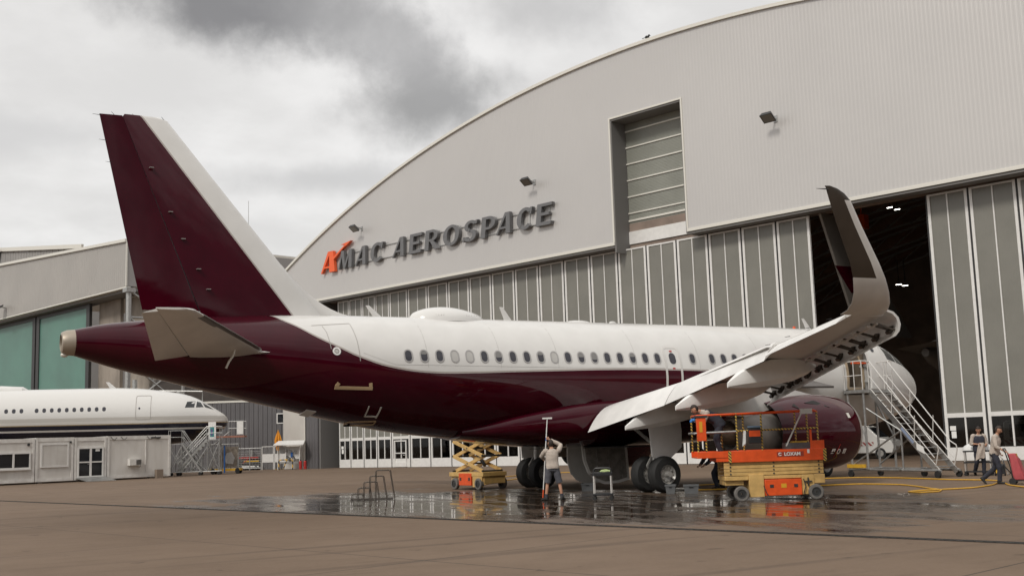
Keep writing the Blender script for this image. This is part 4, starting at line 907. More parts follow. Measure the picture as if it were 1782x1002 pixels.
# landing gear
def wheel(x, y, r, w, face):
    g = MB(); prof = [(-w/2, r*.52), (-w/2, r*.72), (-w*.46, r*.88), (-w*.30, r*.975), (0, r), (w*.30, r*.975), (w*.46, r*.88), (w/2, r*.72), (w/2, r*.52)]
    g.lathe(prof, (x, y, r-.012), (0, 1, 0), 40)
    for q in (-.16, -.05, .05, .16): g.lathe([(q*w-.006, r*.99), (q*w, r*1.0), (q*w+.006, r*.99)], (x, y, r-.012), (0, 1, 0), 40)
    o = g.build("wheel", m_black, jet, ang=40)
    g = MB()
    for f_ in (-1, 1):
        g.lathe([(f_*w*.30, r*.05), (f_*w*.34, r*.30), (f_*w*.36, r*.34), (f_*w*.30, r*.42), (f_*w*.46, r*.50), (f_*w*.50, r*.53), (f_*w*.48, r*.55)], (x, y, r-.012), (0, 1, 0), 32)
        g.cyl((x, y+f_*w*.28, r-.012), (x, y+f_*w*.44, r-.012), r*.16, r*.14, 16)
        for i in range(10): a = 2*PI*i/10; g.cyl((x+r*.37*math.cos(a), y+f_*w*.30, r-.012+r*.37*math.sin(a)), (x+r*.37*math.cos(a), y+f_*w*.42, r-.012+r*.37*math.sin(a)), r*.045, n=8)
    g.build("rim", m_rim, o)
for s in (-1, 1):
    wheel(0, s*(3.795-.465), .585, .43, s); wheel(0, s*(3.795+.465), .585, .43, s)
    g = MB(); g.cyl((.12, s*3.72, 2.9), (0.0, s*3.795, 1.0), .13, .13, 16); g.cyl((0, s*3.795, 1.05), (0, s*3.795, .5), .085, .085, 14); g.cyl((0, s*3.0, .575), (0, s*4.6, .575), .085, n=14); g.cyl((0, s*3.795, .42), (0, s*3.795, .72), .14, n=14)
    g.bar((-.12, s*3.795, 1.15), (-.32, s*3.795, .85), .06); g.bar((-.32, s*3.795, .85), (-.1, s*3.795, .55), .06); g.cyl((.05, s*3.75, 1.5), (.1, s*2.2, 2.3), .06, n=10); g.cyl((.05, s*3.75, 1.9), (1.2, s*3.6, 2.9), .05, n=10)
    g.tube([(.14, s*3.6, 2.6), (.16, s*3.62, 1.6), (.12, s*3.6, .8)], .02, 6); g.build("main_strut", m_rim, jet)
    g = MB(); g.loft([[(-.46, s*4.02, 2.78), (.84, s*4.02, 2.85), (.84, s*4.06, 2.85), (-.46, s*4.06, 2.78)], [(-.44, s*4.14, 1.9), (.86, s*4.14, 1.95), (.86, s*4.18, 1.95), (-.44, s*4.18, 1.9)], [(-.40, s*4.17, 1.15), (.80, s*4.17, 1.42), (.80, s*4.21, 1.42), (-.40, s*4.21, 1.15)], [(.02, s*4.17, .98), (.32, s*4.17, 1.06), (.32, s*4.21, 1.06), (.02, s*4.21, .98)]]); g.build("leg_door", m_flap, jet)
    # fuselage bay door hanging from the keel
    out = [(-.68, 1.78), (1.25, 1.78), (1.22, .32), (.75, .22), (.15, .20), (-.25, .34), (-.52, .62), (-.66, 1.05)]
    g = MB(); g.prism(out, lambda a, b, d: (a, s*(.42+d+.10*(1.78-b)), b), 0, .05); o = g.build("bay_door", m_wing, jet)
    g = MB()
    ins = [(lerp(.25, x, .88), lerp(1.0, z, .88)) for x, z in out]
    g.prism(ins, lambda a, b, d: (a, s*(.42+d+.10*(1.78-b)), b), .052, .07)
    for zz_ in (.55, .9, 1.25, 1.55): g.bar((-.45, s*(.42+.10*(1.78-zz_)+.085), zz_), (1.1, s*(.42+.10*(1.78-zz_)+.085), zz_), .05, .03)
    for xx_ in (-.1, .4, .9): g.bar((xx_, s*(.42+.085+.02), 1.6), (xx_, s*(.42+.085+.14), .4), .04, .03)
    g.build("door_lining", mat("gear_door_lining", (.20, .185, .165), .5, 0, .25, 5), o)
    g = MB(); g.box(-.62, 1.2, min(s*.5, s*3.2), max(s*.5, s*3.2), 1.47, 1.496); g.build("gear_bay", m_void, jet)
wheel(11.04, -.25, .38, .22, -1); wheel(11.04, .25, .38, .22, 1)
g = MB(); g.cyl((11.15, 0, 2.1), (11.04, 0, .55), .09, n=14); g.cyl((11.04, -.3, .368), (11.04, .3, .368), .05, n=10); g.cyl((11.1, 0, 1.1), (12.3, 0, 2.0), .05, n=10); g.build("nose_strut", m_rim, jet)
for s in (-1, 1):
    g = MB(); g.loft([[(10.4, s*.42, 1.9), (11.6, s*.42, 1.9), (11.6, s*.45, 1.9), (10.4, s*.45, 1.9)], [(10.5, s*.5, 1.15), (11.4, s*.5, 1.15), (11.4, s*.53, 1.15), (10.5, s*.53, 1.15)]]); g.build("nose_gear_door", m_white, jet)

# ------------------------------------------------------------------ white jet with navy belly, behind the site cabins (x forward)
J2 = Vector((3.17, 57.66, 0)); J2F = Vector((.952, -.306, 0)).normalized()
j2 = thing("airplane", "white jet with dark navy belly parked behind the site cabins", "airplane", J2, math.atan2(J2F.y, J2F.x))
t2 = pchip([-60, -9, -7, -5.4, -4.2, -3.05, -2.3, -1.66, -.9, -.37, -.1, 0], [7.02, 7.02, 6.95, 6.76, 6.58, 6.30, 5.98, 5.60, 5.12, 4.76, 4.48, 4.25]); b2 = pchip([-60, -8, -5, -2.6, -1.2, -.4, -.1, 0], [2.35, 2.35, 2.42, 2.72, 3.1, 3.5, 3.8, 4.1]); w2 = pchip([-60, -7, -4.5, -2.4, -1.2, -.4, -.1, 0], [2.33, 2.33, 2.18, 1.75, 1.28, .75, .4, .1])
def skin2(x, z, off=0.0):
    zt, zb, hw = t2(x), b2(x), w2(x); zc, hh = (zt+zb)/2, (zt-zb)/2; c = max(-1, min(1, (z-zc)/hh)); y = hw*math.sqrt(max(0, 1-c*c))
    return Vector((x, -y, z)) + Vector((0, -y/hw**2, (z-zc)/hh**2)).normalized()*off
def j2_test(t, x, z):
    return math_(t, "ADD", z, math_(t, "ADD", math_(t, "MULTIPLY", x, .010), -3.55))
m_j2 = mat("white_navy_livery", WHITE, .25, coat=.3)
def j2mat():
    t = m_j2.node_tree; b = t.nodes["Principled BSDF"]; c = N(t, "ShaderNodeTexCoord"); s = N(t, "ShaderNodeSeparateXYZ"); t.links.new(c.outputs["Object"], s.inputs[0])
    z = math_(t, "SUBTRACT", s.outputs[2], math_(t, "MULTIPLY", math_(t, "MULTIPLY", s.outputs[0], s.outputs[0]), .00022))
    bands = [(4.62, (.46, .44, .41)), (4.34, (.58, .56, .53)), (4.12, (.34, .26, .15)), (4.05, (.012, .013, .026)), (3.72, (.60, .58, .55)), (3.58, (.012, .013, .026))]
    col = (.62, .61, .59)
    for zz_, cc in bands: col = mixc(t, math_(t, "LESS_THAN", z, zz_), col, cc)
    t.links.new(col, b.inputs["Base Color"])
j2mat()
xs2 = [-34] + [-33+i*.75 for i in range(34)] + [-7.5, -7, -6.5, -6, -5.5, -5, -4.5, -4, -3.5, -3, -2.6, -2.2, -1.8, -1.4, -1, -.7, -.45, -.25, -.1, 0]
g = MB(); g.loft([[(x, w2(x)*math.sin(2*PI*j/64), (t2(x)+b2(x))/2+(t2(x)-b2(x))/2*math.cos(2*PI*j/64)) for j in range(64)] for x in xs2]); g.build("fuselage", m_j2, j2, ang=50)
def plate2(g, out, off, th=.03):
    c = (sum(p[0] for p in out)/len(out), sum(p[1] for p in out)/len(out)); n = len(out); a = [skin2(*p, off) for p in out]; b = [skin2(*p, off-th) for p in out]
    g.add(a+b+[skin2(*c, off)], [(i, (i+1) % n, n+(i+1) % n, n+i) for i in range(n)]+[(i, (i+1) % n, 2*n) for i in range(n)])
for i in range(18):
    if i == 10: continue
    x = -9.25-.545*i - .0
    if i > 13 and i < 15: continue
    g = MB(); plate2(g, rrect(x-.13, x+.13, 5.12, 5.46, .12, 3), .01); g.build("window", m_winglass, j2)
def ring2(g, pts, w, close=True):
    rings = []; n = len(pts)
    for i in range(n):
        a, b = Vector(pts[i-1]), Vector(pts[(i+1) % n]); d = (b-a).normalized(); q = Vector((-d.y, d.x))*w/2; p = Vector(pts[i]); p0, p1 = p+q, p-q
        rings.append([skin2(p0.x, p0.y, -.01), skin2(p0.x, p0.y, .012), skin2(p1.x, p1.y, .012), skin2(p1.x, p1.y, -.01)])
    g.loft(rings+[rings[0]], False)
for x in (-6.35, -18.05):
    g = MB(); ring2(g, dense(rrect(x-.55, x+.55, 4.42, 6.28, .12, 3), .2), .045); o = g.build("door", m_line, j2)
    g = MB(); plate2(g, rrect(x-.36, x-.22, 5.2, 5.36, .06, 3), .014); g.build("pane", m_winglass, o)
for pts in ([(-3.25, 5.28), (-2.55, 5.28), (-2.50, 5.78), (-3.10, 5.74)], [(-2.42, 5.28), (-1.86, 5.30), (-2.10, 5.68), (-2.38, 5.76)], [(-1.76, 5.30), (-1.12, 5.10), (-1.42, 5.32), (-1.96, 5.66)]):
    g = MB(); plate2(g, dense(pts, .2), .012); g.build("cockpit_window", m_glassd, j2)
g = MB(); g.loft([[(x, w*math.cos(PI*j/10), 6.9+h*math.sin(PI*j/10)) for j in range(11)] for x, w, h in ((-19.2, .1, .1), (-18.9, .5, .38), (-17.2, .6, .46), (-15.6, .5, .36), (-15.2, .1, .1))]); g.build("satcom_radome", m_white, j2)
g = MB(); g.loft([[(-9.1, -.03, 6.95), (-8.6, 0, 6.95), (-9.1, .03, 6.95)], [(-9.45, -.02, 7.5), (-9.2, 0, 7.5), (-9.45, .02, 7.5)]]); g.build("antenna", m_white, j2)
for s in (-1, 1):
    g = MB(); g.loft([[(-17, s*1.5, 3.0), (-21, s*1.5, 3.3), (-26, s*1.5, 3.0), (-21, s*1.5, 2.5)], [(-28.5, s*24, 4.9), (-29.5, s*24, 5.0), (-31, s*24, 4.9), (-29.5, s*24, 4.75)]]); g.build("wing", m_wing, j2)
    g = MB(); g.cyl((-24, s*3, 3), (-24, s*3, .7), .2); g.cyl((-24.7, s*3, .68), (-24.7, s*3.45, .68), .68, n=20); g.cyl((-23.3, s*3, .68), (-23.3, s*3.45, .68), .68, n=20); g.build("main_gear", m_black, j2)
g = MB(); g.cyl((-5, 0, 2.6), (-5, 0, .5), .12); g.cyl((-5, -.4, .5), (-5, -.15, .5), .5, n=20); g.cyl((-5, .15, .5), (-5, .4, .5), .5, n=20); g.build("nose_gear", m_black, j2)

# ------------------------------------------------------------------ site cabins in a row
CA = Vector((-18.2, 47.35, 0)); CE = Vector((-2.83, 51.55, 0)); cdir = (CE-CA).normalized(); CROT = math.atan2(cdir.y, cdir.x)
def cabin(d0, wdt, label, parts, dep=4.5, h=3.02):
    o = thing("site_cabin", label, "cabin", CA+cdir*d0, CROT, "site cabins standing in a row")
    g = MB(); g.box(.06, wdt-.06, .05, dep, .22, h-.12); g.build("wall", m_cont, o)
    g = MB()
    for x in (.0, wdt-.16): g.box(x, x+.16, 0, .16, .12, h); g.box(x, x+.16, dep-.16, dep, .12, h)
    g.box(.16, wdt-.16, .012, .14, h-.26, h-.004); g.box(.16, wdt-.16, .014, .14, .12, .32); g.box(.0, wdt, .165, dep-.165, h-.10, h-.006); g.build("frame", m_contf, o)
    for k in range(2 if wdt > 4 else 1):
        g = MB(); g.box(.25+k*3, .55+k*3, .1, .5, 0, .119); g.build("foot_block", m_conc, o)
    parts(o, wdt, h); return o
def p_win(o, w, h):
    x0, x1 = w-2.75, w-.28
    f = MB(); xm = (x0+x1)/2+.1
    for a in ((x0, x1, 1.02, 1.12), (x0, x1, 2.02, 2.12), (x0, x0+.09, 1.12, 2.02), (x1-.09, x1, 1.12, 2.02), (xm-.06, xm+.06, 1.12, 2.02)): f.box(a[0], a[1], -.05, .06, a[2], a[3])
    f.box(x0-.03, x1+.03, -.10, .05, .95, 1.015); wn = f.build("window", m_doorw, o)
    for a, b in ((x0+.09, xm-.06), (xm+.06, x1-.09)): g = MB(); g.box(a, b, .0, .03, 1.12, 2.02); g.build("pane", m_glassd, wn)
    g = MB(); g.cyl((w-.42, -.02, 2.62), (w-.42, .04, 2.62), .09, n=14); g.build("vent", m_darkmetal, o)
def p_shut(o, w, h):
    f = MB(); x0, x1 = .35, w-.35
    for a in ((x0, x1, 1.05, 1.15), (x0, x1, 2.55, 2.65), (x0, x0+.1, 1.15, 2.55), (x1-.1, x1, 1.15, 2.55)): f.box(a[0], a[1], -.04, .06, a[2], a[3])
    wn = f.build("window", m_doorw, o)
    g = MB(); z = 1.15
    for i in range(20): g.loft([[(x0+.1, .0, z+.068), (x0+.1, -.022, z+.034), (x0+.1, .0, z)], [(x1-.1, .0, z+.068), (x1-.1, -.022, z+.034), (x1-.1, .0, z)]]); z += .07
    g.build("roller_shutter", m_cont, wn)
    g = MB(); g.cyl((w-.22, -.06, 2.72), (w-.22, .02, 2.72), .07, n=12); g.build("vent", m_darkmetal, o)
def p_door(o, w, h):
    x0, x1 = .22, w-.22; xm = (x0+x1)/2; f = MB()
    for a in ((x0, x1, .28, .38), (x0, x1, 2.24, 2.34), (x0, x0+.11, .38, 2.24), (x1-.11, x1, .38, 2.24), (xm-.07, xm+.07, .38, 2.24), (x0+.11, xm-.07, 1.28, 1.37), (xm+.07, x1-.11, 1.28, 1.37)): f.box(a[0], a[1], -.05, .06, a[2], a[3])
    d = f.build("door", m_doorw, o)
    for a, b in ((x0+.11, xm-.07), (xm+.07, x1-.11)):
        for c, e in ((.38, 1.28), (1.37, 2.24)): g = MB(); g.box(a, b, .0, .03, c, e); g.build("pane", m_glassd, d)
    g = MB(); g.box(xm+.35, xm+.65, -.02, -.005, 2.05, 2.22); g.build("notice", m_paper, d)
    g = MB(); g.cyl((xm-.11, -.05, 1.2), (xm-.11, -.11, 1.2), .015, n=8); g.cyl((xm-.11, -.11, 1.2), (xm-.25, -.11, 1.2), .013, n=8); g.build("handle", m_alu, d)
    g = MB(); g.loft([[(.15, -.01, .27), (w-.0, -.01, .27), (w-.0, -.01, .22), (.15, -.01, .22)], [(.35, -1.25, .03), (w+.15, -1.25, .03), (w+.15, -1.25, .005), (.35, -1.25, .005)]]); g.build("ramp", m_steel, o)
def p_plain(o, w, h):
    f = MB(); f.box(1.55, 2.45, -.32, .06, .98, 1.42); a = f.build("air_conditioner", m_contf, o)
    g = MB()
    for i in range(8): g.box(2.02, 2.40, -.335, -.318, 1.02+i*.045, 1.045+i*.045)
    g.build("grille", m_blackp, a)
    g = MB(); g.bar((1.6, -.02, .8), (1.6, -.28, .97), .03); g.bar((2.4, -.02, .8), (2.4, -.28, .97), .03); g.build("bracket", m_steel, a)
    for x in (.25, 1.0, 3.0, 3.6): g = MB(); g.tube([(x, -.02, h-.05), (x+.12, -.03, h-.22), (x+.3, -.03, h-.26), (x+.45, -.02, h-.1)], .018, 6); g.build("cable", m_black, o)
    f = MB(); f.box(3.3, 4.05, -.03, .03, h-.22, h-.12); f.build("label_plate", m_darkmetal, o)
    f = MB(); f.box(2.88, 2.94, .0, .058, .32, h-.3); f.build("seam", m_contf, o)
    f = MB()
    for i in range(12): f.cyl((2.91, -.004, .5+i*.07), (2.91, .02, .5+i*.07), .018, n=6)
    f.build("rivet", m_darkmetal, o)
    f = MB(); f.box(w-1.25, w-.75, -.35, -.02, .0, .62); f.build("meter_box", mat("meter_box_brown", (.22, .17, .13), .7), o)
cabin(0.0, 3.1+2.93, "pale site cabin with two dark window panes nearest the frame edge", p_win)
cabin(6.08, 2.62, "pale site cabin with a closed roller shutter window", p_shut, h=3.06)
cabin(8.75, 2.32, "pale site cabin with dark glass double door and ramp", p_door, h=3.04)
cabin(11.12, 4.85, "long plain site cabin with an air conditioner box, nearest the access stands", p_plain, h=3.08)

# ------------------------------------------------------------------ clutter beside the cabins
def lattice(g, x0, x1, y0, y1, z0, z1, r=.035, cross=True):
    for x in (x0, x1):
        for y in (y0, y1): g.cyl((x, y, z0), (x, y, z1), r, n=8)
    for z in (z0, z1):
        for y in (y0, y1): g.cyl((x0, y, z), (x1, y, z), r, n=8)
        for x in (x0, x1): g.cyl((x, y0, z), (x, y1, z), r, n=8)
    if cross:
        for y in (y0, y1): g.cyl((x0, y, z0), (x1, y, z1), r*.8, n=8); g.cyl((x0, y, z1), (x1, y, z0), r*.8, n=8)
def castor(parent, x, y, r=.13, m=None):
    g = MB(); g.cyl((x, y-.04, r), (x, y+.04, r), r, n=16); g.bar((x, y, r), (x, y, r*2.1), .05); g.build("castor", m or m_black, parent)
def stair_stand(name, label, loc, rot, hgt, run, width, rails=True, group=None, m=None):
    m = m or m_alu; o = thing(name, label, "stairs", loc, rot, group)
    n = max(3, int(hgt/.25)); plat = 1.0
    g = MB()
    for y in (0, width): g.bar((0, y, .22), (run, y, hgt), .05, .14)
    g.build("stringer", m, o)
    for i in range(1, n): t = i/n; g = MB(); g.box(run*t-.11, run*t+.11, .03, width-.03, hgt*t+.0, hgt*t+.035); g.build("tread", m_steel, o)
    g = MB(); g.box(run, run+plat, 0, width, hgt-.06, hgt); g.build("platform", m_steel, o)
    g = MB()
    for x in (run+.05, run+plat-.05):
        for y in (.05, width-.05): g.cyl((x, y, .25), (x, y, hgt-.06), .04, n=8)
    for y in (.05, width-.05):
        g.cyl((run+.05, y, .3), (run+plat-.05, y, hgt-.2), .03, n=8); g.cyl((run+plat-.05, y, .3), (run+.05, y, hgt-.2), .03, n=8); g.cyl((.1, y, .28), (run+plat, y, .28), .04, n=8); g.cyl((run*.5, y, .28), (run*.5, y, hgt*.5), .03, n=8); g.cyl((run*.5, y, hgt*.5), (run+.05, y, .3), .03, n=8); g.cyl((run*.5, y, .3), (run+.05, y, hgt*.8), .03, n=8)
    g.build("frame", m, o)
    if rails:
        for y in (.02, width-.02):
            g = MB(); g.tube([(.0, y, .35), (.05, y, 1.2), (run, y, hgt+1.0), (run+plat, y, hgt+1.0), (run+plat, y, hgt)], .028, 8); g.tube([(.02, y, .8), (run, y, hgt+.5), (run+plat, y, hgt+.5)], .022, 8); g.cyl((run, y, hgt), (run, y, hgt+1), .025, n=8); g.build("handrail", m, o)
    for x in (.15, run+plat-.1):
        for y in (.05, width-.05): castor(o, x, y)
    return o
S0 = Vector((-1.55, 55.2, 0))
stair_stand("access_stairs", "aluminium access stairs beside the end of the long site cabin", S0, R(-24), 2.7, 2.3, 1.1, group="access stairs by the white jet", m=m_steel)
stair_stand("access_stairs", "tall aluminium access stairs with a dark platform under the jet nose", S0+Vector((2.15, 0.1, 0)), R(158), 2.45, 1.5, 1.0, group="access stairs by the white jet", m=m_steel)
o = thing("work_platform", "raised work platform on a yellow wheeled base with a picture board at its rail", "platform", (1.05, 56.1, 0), R(-27)); o.scale = (.53, .53, .68)
g = MB(); g.box(0, 4.9, 0, 1.9, .36, .62); g.build("base", m_yellow, o)
for x in (.9, 4.5):
    for y in (-.08, 1.98): g = MB(); g.cyl((x, y-.1, .33), (x, y+.1, .33), .33, n=18); g.build("wheel", m_black, o)
g = MB(); lattice(g, .6, 2.2, .2, 1.7, .6, 3.4); lattice(g, 2.2, 4.6, .2, 1.7, .6, 3.4, cross=False); g.cyl((1.0, .1, 3.4), (3.4, .1, 4.9), .05); g.build("frame", m_steel, o)
g = MB(); g.prism([(2.0, .75), (4.4, .75), (4.6, 3.1), (2.3, 3.1), (1.9, 2.0)], lambda a, b, d: (a, d, b), .10, .16); w_ = g.build("side_plate", mat("bronze_plate", (.20, .17, .14), .45, .5, .3, 3), o)
g = MB(); g.prism([(2.8, 1.2), (3.8, 1.1), (4.1, 1.8), (3.6, 2.5), (2.9, 2.4), (2.6, 1.8)], lambda a, b, d: (a, d, b), .07, .09); g.build("access_hole", mat("plate_pale", (.40, .38, .36), .5), w_)
g = MB(); g.box(1.4, 5.5, -.2, 2.1, 4.15, 4.35); g.build("deck", mat("deck_brown", (.30, .13, .09), .6), o)
g = MB()
for x in (3.2, 4.4, 5.4):
    for y in (-.1, 2.0): g.cyl((x, y, 4.35), (x, y, 6.0), .035, n=8)
for z in (5.2, 6.0):
    for y in (-.1, 2.0): g.cyl((3.2, y, z), (5.4, y, z), .035, n=8)
g.build("guard_rail", m_steel, o)
g = MB(); g.box(4.45, 5.35, -.16, -.11, 4.5, 5.95); g.build("guard_panel", m_doorw, o)
g = MB(); g.box(.25, 1.35, -.18, -.12, 3.9, 6.0); b_ = g.build("board", m_doorw, o)
g = MB(); g.box(.5, 1.1, -.20, -.182, 4.3, 5.4); p_ = g.build("picture", mat("picture_teal", (.04, .22, .22), .5), b_)
g = MB(); g.box(.62, .88, -.21, -.202, 4.45, 5.2); g.build("picture_block", mat("picture_violet", (.10, .08, .20), .5), b_)
g = MB(); g.cyl((1.2, -.3, .1), (1.2, -.3, 2.2), .06); tag(g.build("post", m_bluem, loc=(.75, 54.6, 0)), "blue steel post standing in front of the access stairs", "post")
def barrier_fence(name, label, loc, rot, L, h, mtl, post=.05, nb=8):
    o = thing(name, label, "fence", loc, rot); g = MB()
    for x in np.linspace(0, L, 3): g.cyl((x, 0, 0), (x, 0, h), post, n=8)
    g.cyl((0, 0, h), (L, 0, h), .03, n=6); g.cyl((0, 0, .2), (L, 0, .2), .03, n=6); g.build("frame", mtl, o)
    g = MB()
    for i in range(nb): g.cyl((0, 0, .3+i*(h-.4)/nb), (L, 0, .3+i*(h-.4)/nb), .012, n=5)
    for i in range(int(L*4)): g.cyl((i/4, 0, .2), (i/4, 0, h), .01, n=5)
    g.build("mesh_infill", mtl, o)
barrier_fence("mesh_fence", "grey mesh fence in front of the dark corrugated annex", (6.6, 66.6, 0), R(-29), 2.0, 1.95, m_steel)
o = thing("baggage_cart", "red and grey flat cart parked along the annex wall", "cart", (7.1, 68.6, 0), R(-28)); o.scale = (.47, .6, .62)
g = MB(); g.box(0, 4.2, 0, 1.5, .9, 1.05); g.box(.2, 1.6, .1, 1.4, 1.05, 1.6); g.build("deck", m_darkmetal, o)
g = MB(); g.box(0.2, 3.9, .2, 1.3, 1.66, 1.9); g.bar((1, 0, 1.0), (2.0, 0, 1.65), .1); g.build("load", m_red, o)
g = MB(); g.box(1.2, 4.1, -.02, 0, 1.2, 1.4); g.build("side_rail", m_yellow, o)
for x in (.6, 3.5): g = MB(); g.cyl((x, -.1, .3), (x, .1, .3), .3, n=14); g.cyl((x, 1.4, .3), (x, 1.6, .3), .3, n=14); g.build("wheel", m_black, o)
g = MB(); g.cyl((.4, .3, .45), (4.0, .3, .45), .2); g.cyl((2.6, .5, 1.9), (2.6, .5, 2.9), .25); g.build("drum", m_steel, o)
o = thing("gate", "white two leaf gate with wire upper panels beside the utility stand", "gate", (8.0, 64.3, 0), R(-29)); o.scale = (.56, .8, .52)
for x in (0, 1.95):
    g = MB()
    for a in ((x, x+.1), (x+1.75, x+1.85)): g.box(a[0], a[1], 0, .1, .1, 4.0)
    g.box(x+.1, x+1.75, 0, .1, 3.88, 4.0); g.box(x+.1, x+1.75, .02, .08, 1.3, 2.7); lf = g.build("leaf", m_doorw, o)
    g = MB()
    for i in range(9): g.cyl((x+.1, .05, 2.75+i*.13), (x+1.75, .05, 2.75+i*.13), .012, n=5); 
    for i in range(9): g.cyl((x+.1+i*.2, .05, 2.7), (x+.1+i*.2, .05, 3.9), .012, n=5)
    g.build("mesh_infill", m_steel, lf); g = MB()
    for i in range(5): g.cyl((x+.1, .05, .3+i*.22), (x+1.75, .05, .3+i*.22), .012, n=5)
    for i in range(9): g.cyl((x+.1+i*.2, .05, .15), (x+.1+i*.2, .05, 1.3), .012, n=5)
    g.build("mesh_infill", m_steel, lf)
o = thing("parasol", "closed orange parasol on a pole beside the white gate", "parasol", (9.75, 65.1, 0)); o.scale = (.48, .48, .50)
g = MB(); g.cyl((0, 0, 0), (0, 0, 7.0), .045, n=8); g.box(-.4, .4, -.4, .4, 0, .12); g.build("pole", m_yellow, o)
g = MB(); rings = []
for i, (z, r_) in enumerate(((3.3, .2), (3.8, .32), (4.4, .52), (5.2, .55), (5.9, .38), (6.6, .14), (6.9, .05))):
    rings.append([(r_*(1+.28*math.cos(8*2*PI*j/32))*math.cos(2*PI*j/32), r_*(1+.28*math.cos(8*2*PI*j/32))*math.sin(2*PI*j/32), z) for j in range(32)])
g.loft(rings); g.build("canopy", m_parasol, o)
o = thing("utility_stand", "white roofed utility stand with gauges and hoses against the pale pier", "cabinet", (9.15, 63.5, 0), R(-29)); o.scale = (.56, .7, .57)
g = MB()
for x in (0, 3.4): g.box(x, x+.1, 0, .1, 0, 3.6); g.box(x, x+.1, 1.2, 1.3, 0, 4.0)
g.box(.1, 3.4, .6, .7, 1.6, 3.5); g.build("frame", m_doorw, o)
g = MB(); g.loft([[(-.5, -.6, 3.7), (4.2, -.6, 3.7), (4.2, -.6, 3.82), (-.5, -.6, 3.82)], [(-.2, 1.6, 4.3), (4.0, 1.6, 4.3), (4.0, 1.6, 4.42), (-.2, 1.6, 4.42)]]); g.build("roof", m_doorw, o)
for x, z in ((1.3, 2.9), (1.9, 2.8), (2.7, 2.7)): g = MB(); g.cyl((x, .55, z), (x, .35, z), .2, n=16); g.build("gauge", m_steel, o)
g = MB()
for x in (.7, 1.5, 2.3): g.tube([(x+.35*math.cos(a), .4, 1.5+.5*math.sin(a)) for a in np.linspace(0, 2*PI, 16)], .05, 6)
g.build("hose_coil", m_black, o)
g = MB(); g.box(2.0, 2.3, .3, .55, 1.9, 2.6); g.build("valve", m_bluem, o)
g = MB(); g.box(.3, 3.2, .2, .6, .9, 1.2); g.build("tray", m_steel, o)
g = MB(); g.tube([(0, 0, 0), (0, 0, .75), (.12, 0, .87), (1.08, 0, .87), (1.2, 0, .75), (1.2, 0, 0)], .05, 8); g.cyl((.4, 0, .1), (.7, 0, .85), .04, n=8)
tag(g.build("crash_barrier", hazard("barrier_stripes", (.62, .36, .03), (.03, .03, .03), .55, (1, 0, 1)), loc=(8.95, 62.5, 0), rotz=R(-29)), "yellow and black hoop barrier in front of the utility stand", "barrier")
def ext(x, y, lab):
    o = thing("fire_extinguisher", lab, "extinguisher", (x, y, 0), 0, "fire extinguishers by the pier"); o.scale = (.8, .8, .7); g = MB(); g.cyl((0, 0, .02), (0, 0, .9), .16, n=14); g.sphere((0, 0, .9), .16, 14, 6); g.build("cylinder", m_red, o); g = MB(); g.bar((0, 0, 1.04), (0, 0, 1.18), .07); g.tube([(0, 0, 1.1), (.25, -.1, .9), (.25, -.1, .4)], .025, 6); g.build("nozzle", m_black, o)
ext(10.7, 61.9, "red fire extinguisher nearer the yellow barrier"); ext(11.05, 61.7, "red fire extinguisher at the foot of the pale pier")
o = thing("waste_bin", "black wheeled waste bin in the dark recess beside the hangar doors", "bin", Matrix.Rotation(HROT, 4, "Z") @ Vector((-2.3, 2.2, 0)) + Vector(HG), HROT)
g = MB(); g.loft([[(0, 0, .2), (1.0, 0, .2), (1.0, .9, .2), (0, .9, .2)], [(-.1, -.1, 1.7), (1.1, -.1, 1.7), (1.1, 1.0, 1.7), (-.1, 1.0, 1.7)]]); g.build("body", m_blackp, o)
g = MB(); g.box(-.14, 1.14, -.16, 1.04, 1.70, 1.85); g.build("lid", mat("bin_lid", (.10, .11, .02), .6), o)
g = MB(); g.box(.35, .75, -.12, -.09, .9, 1.3); g.build("sticker", m_paper, o)
for x in (.1, .9): g = MB(); g.cyl((x-.05, .1, .12), (x+.05, .1, .12), .12, n=12); g.build("wheel", m_black, o)

# ------------------------------------------------------------------ people
def skin_mesh(V, E_, root, sub=2):
    """Grow one continuous surface over a skeleton. V: {name: (pos, radius or (rx, ry))}."""
    names = list(V); idx = {n: i for i, n in enumerate(names)}
    me = bpy.data.meshes.new("skeleton"); me.from_pydata([V[n][0] for n in names], [(idx[a], idx[b]) for a, b in E_], [])
    o = bpy.data.objects.new("skeleton", me); COL.objects.link(o)
    o.modifiers.new("s", "SKIN").use_smooth_shade = True
    for i, n in enumerate(names):
        r = V[n][1]; sv = me.skin_vertices[0].data[i]; sv.radius = r if isinstance(r, tuple) else (r, r); sv.use_root = n == root
    md = o.modifiers.new("d", "SUBSURF"); md.levels = sub; md.render_levels = sub
    dg = bpy.context.evaluated_depsgraph_get(); out = bpy.data.meshes.new_from_object(o.evaluated_get(dg)); bpy.data.objects.remove(o); bpy.data.meshes.remove(me)
    return [tuple(v.co) for v in out.vertices], [tuple(p.vertices) for p in out.polygons]
def limb(pts, rs, n=14, sub=6):
    """Tapered tube through joints, rounded at the bends."""
    P = [Vector(p) for p in pts]; out, ro = [], []
    for i in range(len(P)-1):
        for k in range(sub):
            t = k/sub; p0 = P[max(0, i-1)]; p3 = P[min(len(P)-1, i+2)]
            m1 = (P[i+1]-p0)*.25; m2 = (p3-P[i])*.25
            h1, h2, h3, h4 = 2*t**3-3*t**2+1, t**3-2*t**2+t, -2*t**3+3*t**2, t**3-t**2
            out.append(P[i]*h1+m1*h2+P[i+1]*h3+m2*h4); ro.append(lerp(rs[i], rs[i+1], t))
    out.append(P[-1]); ro.append(rs[-1]); return out, ro
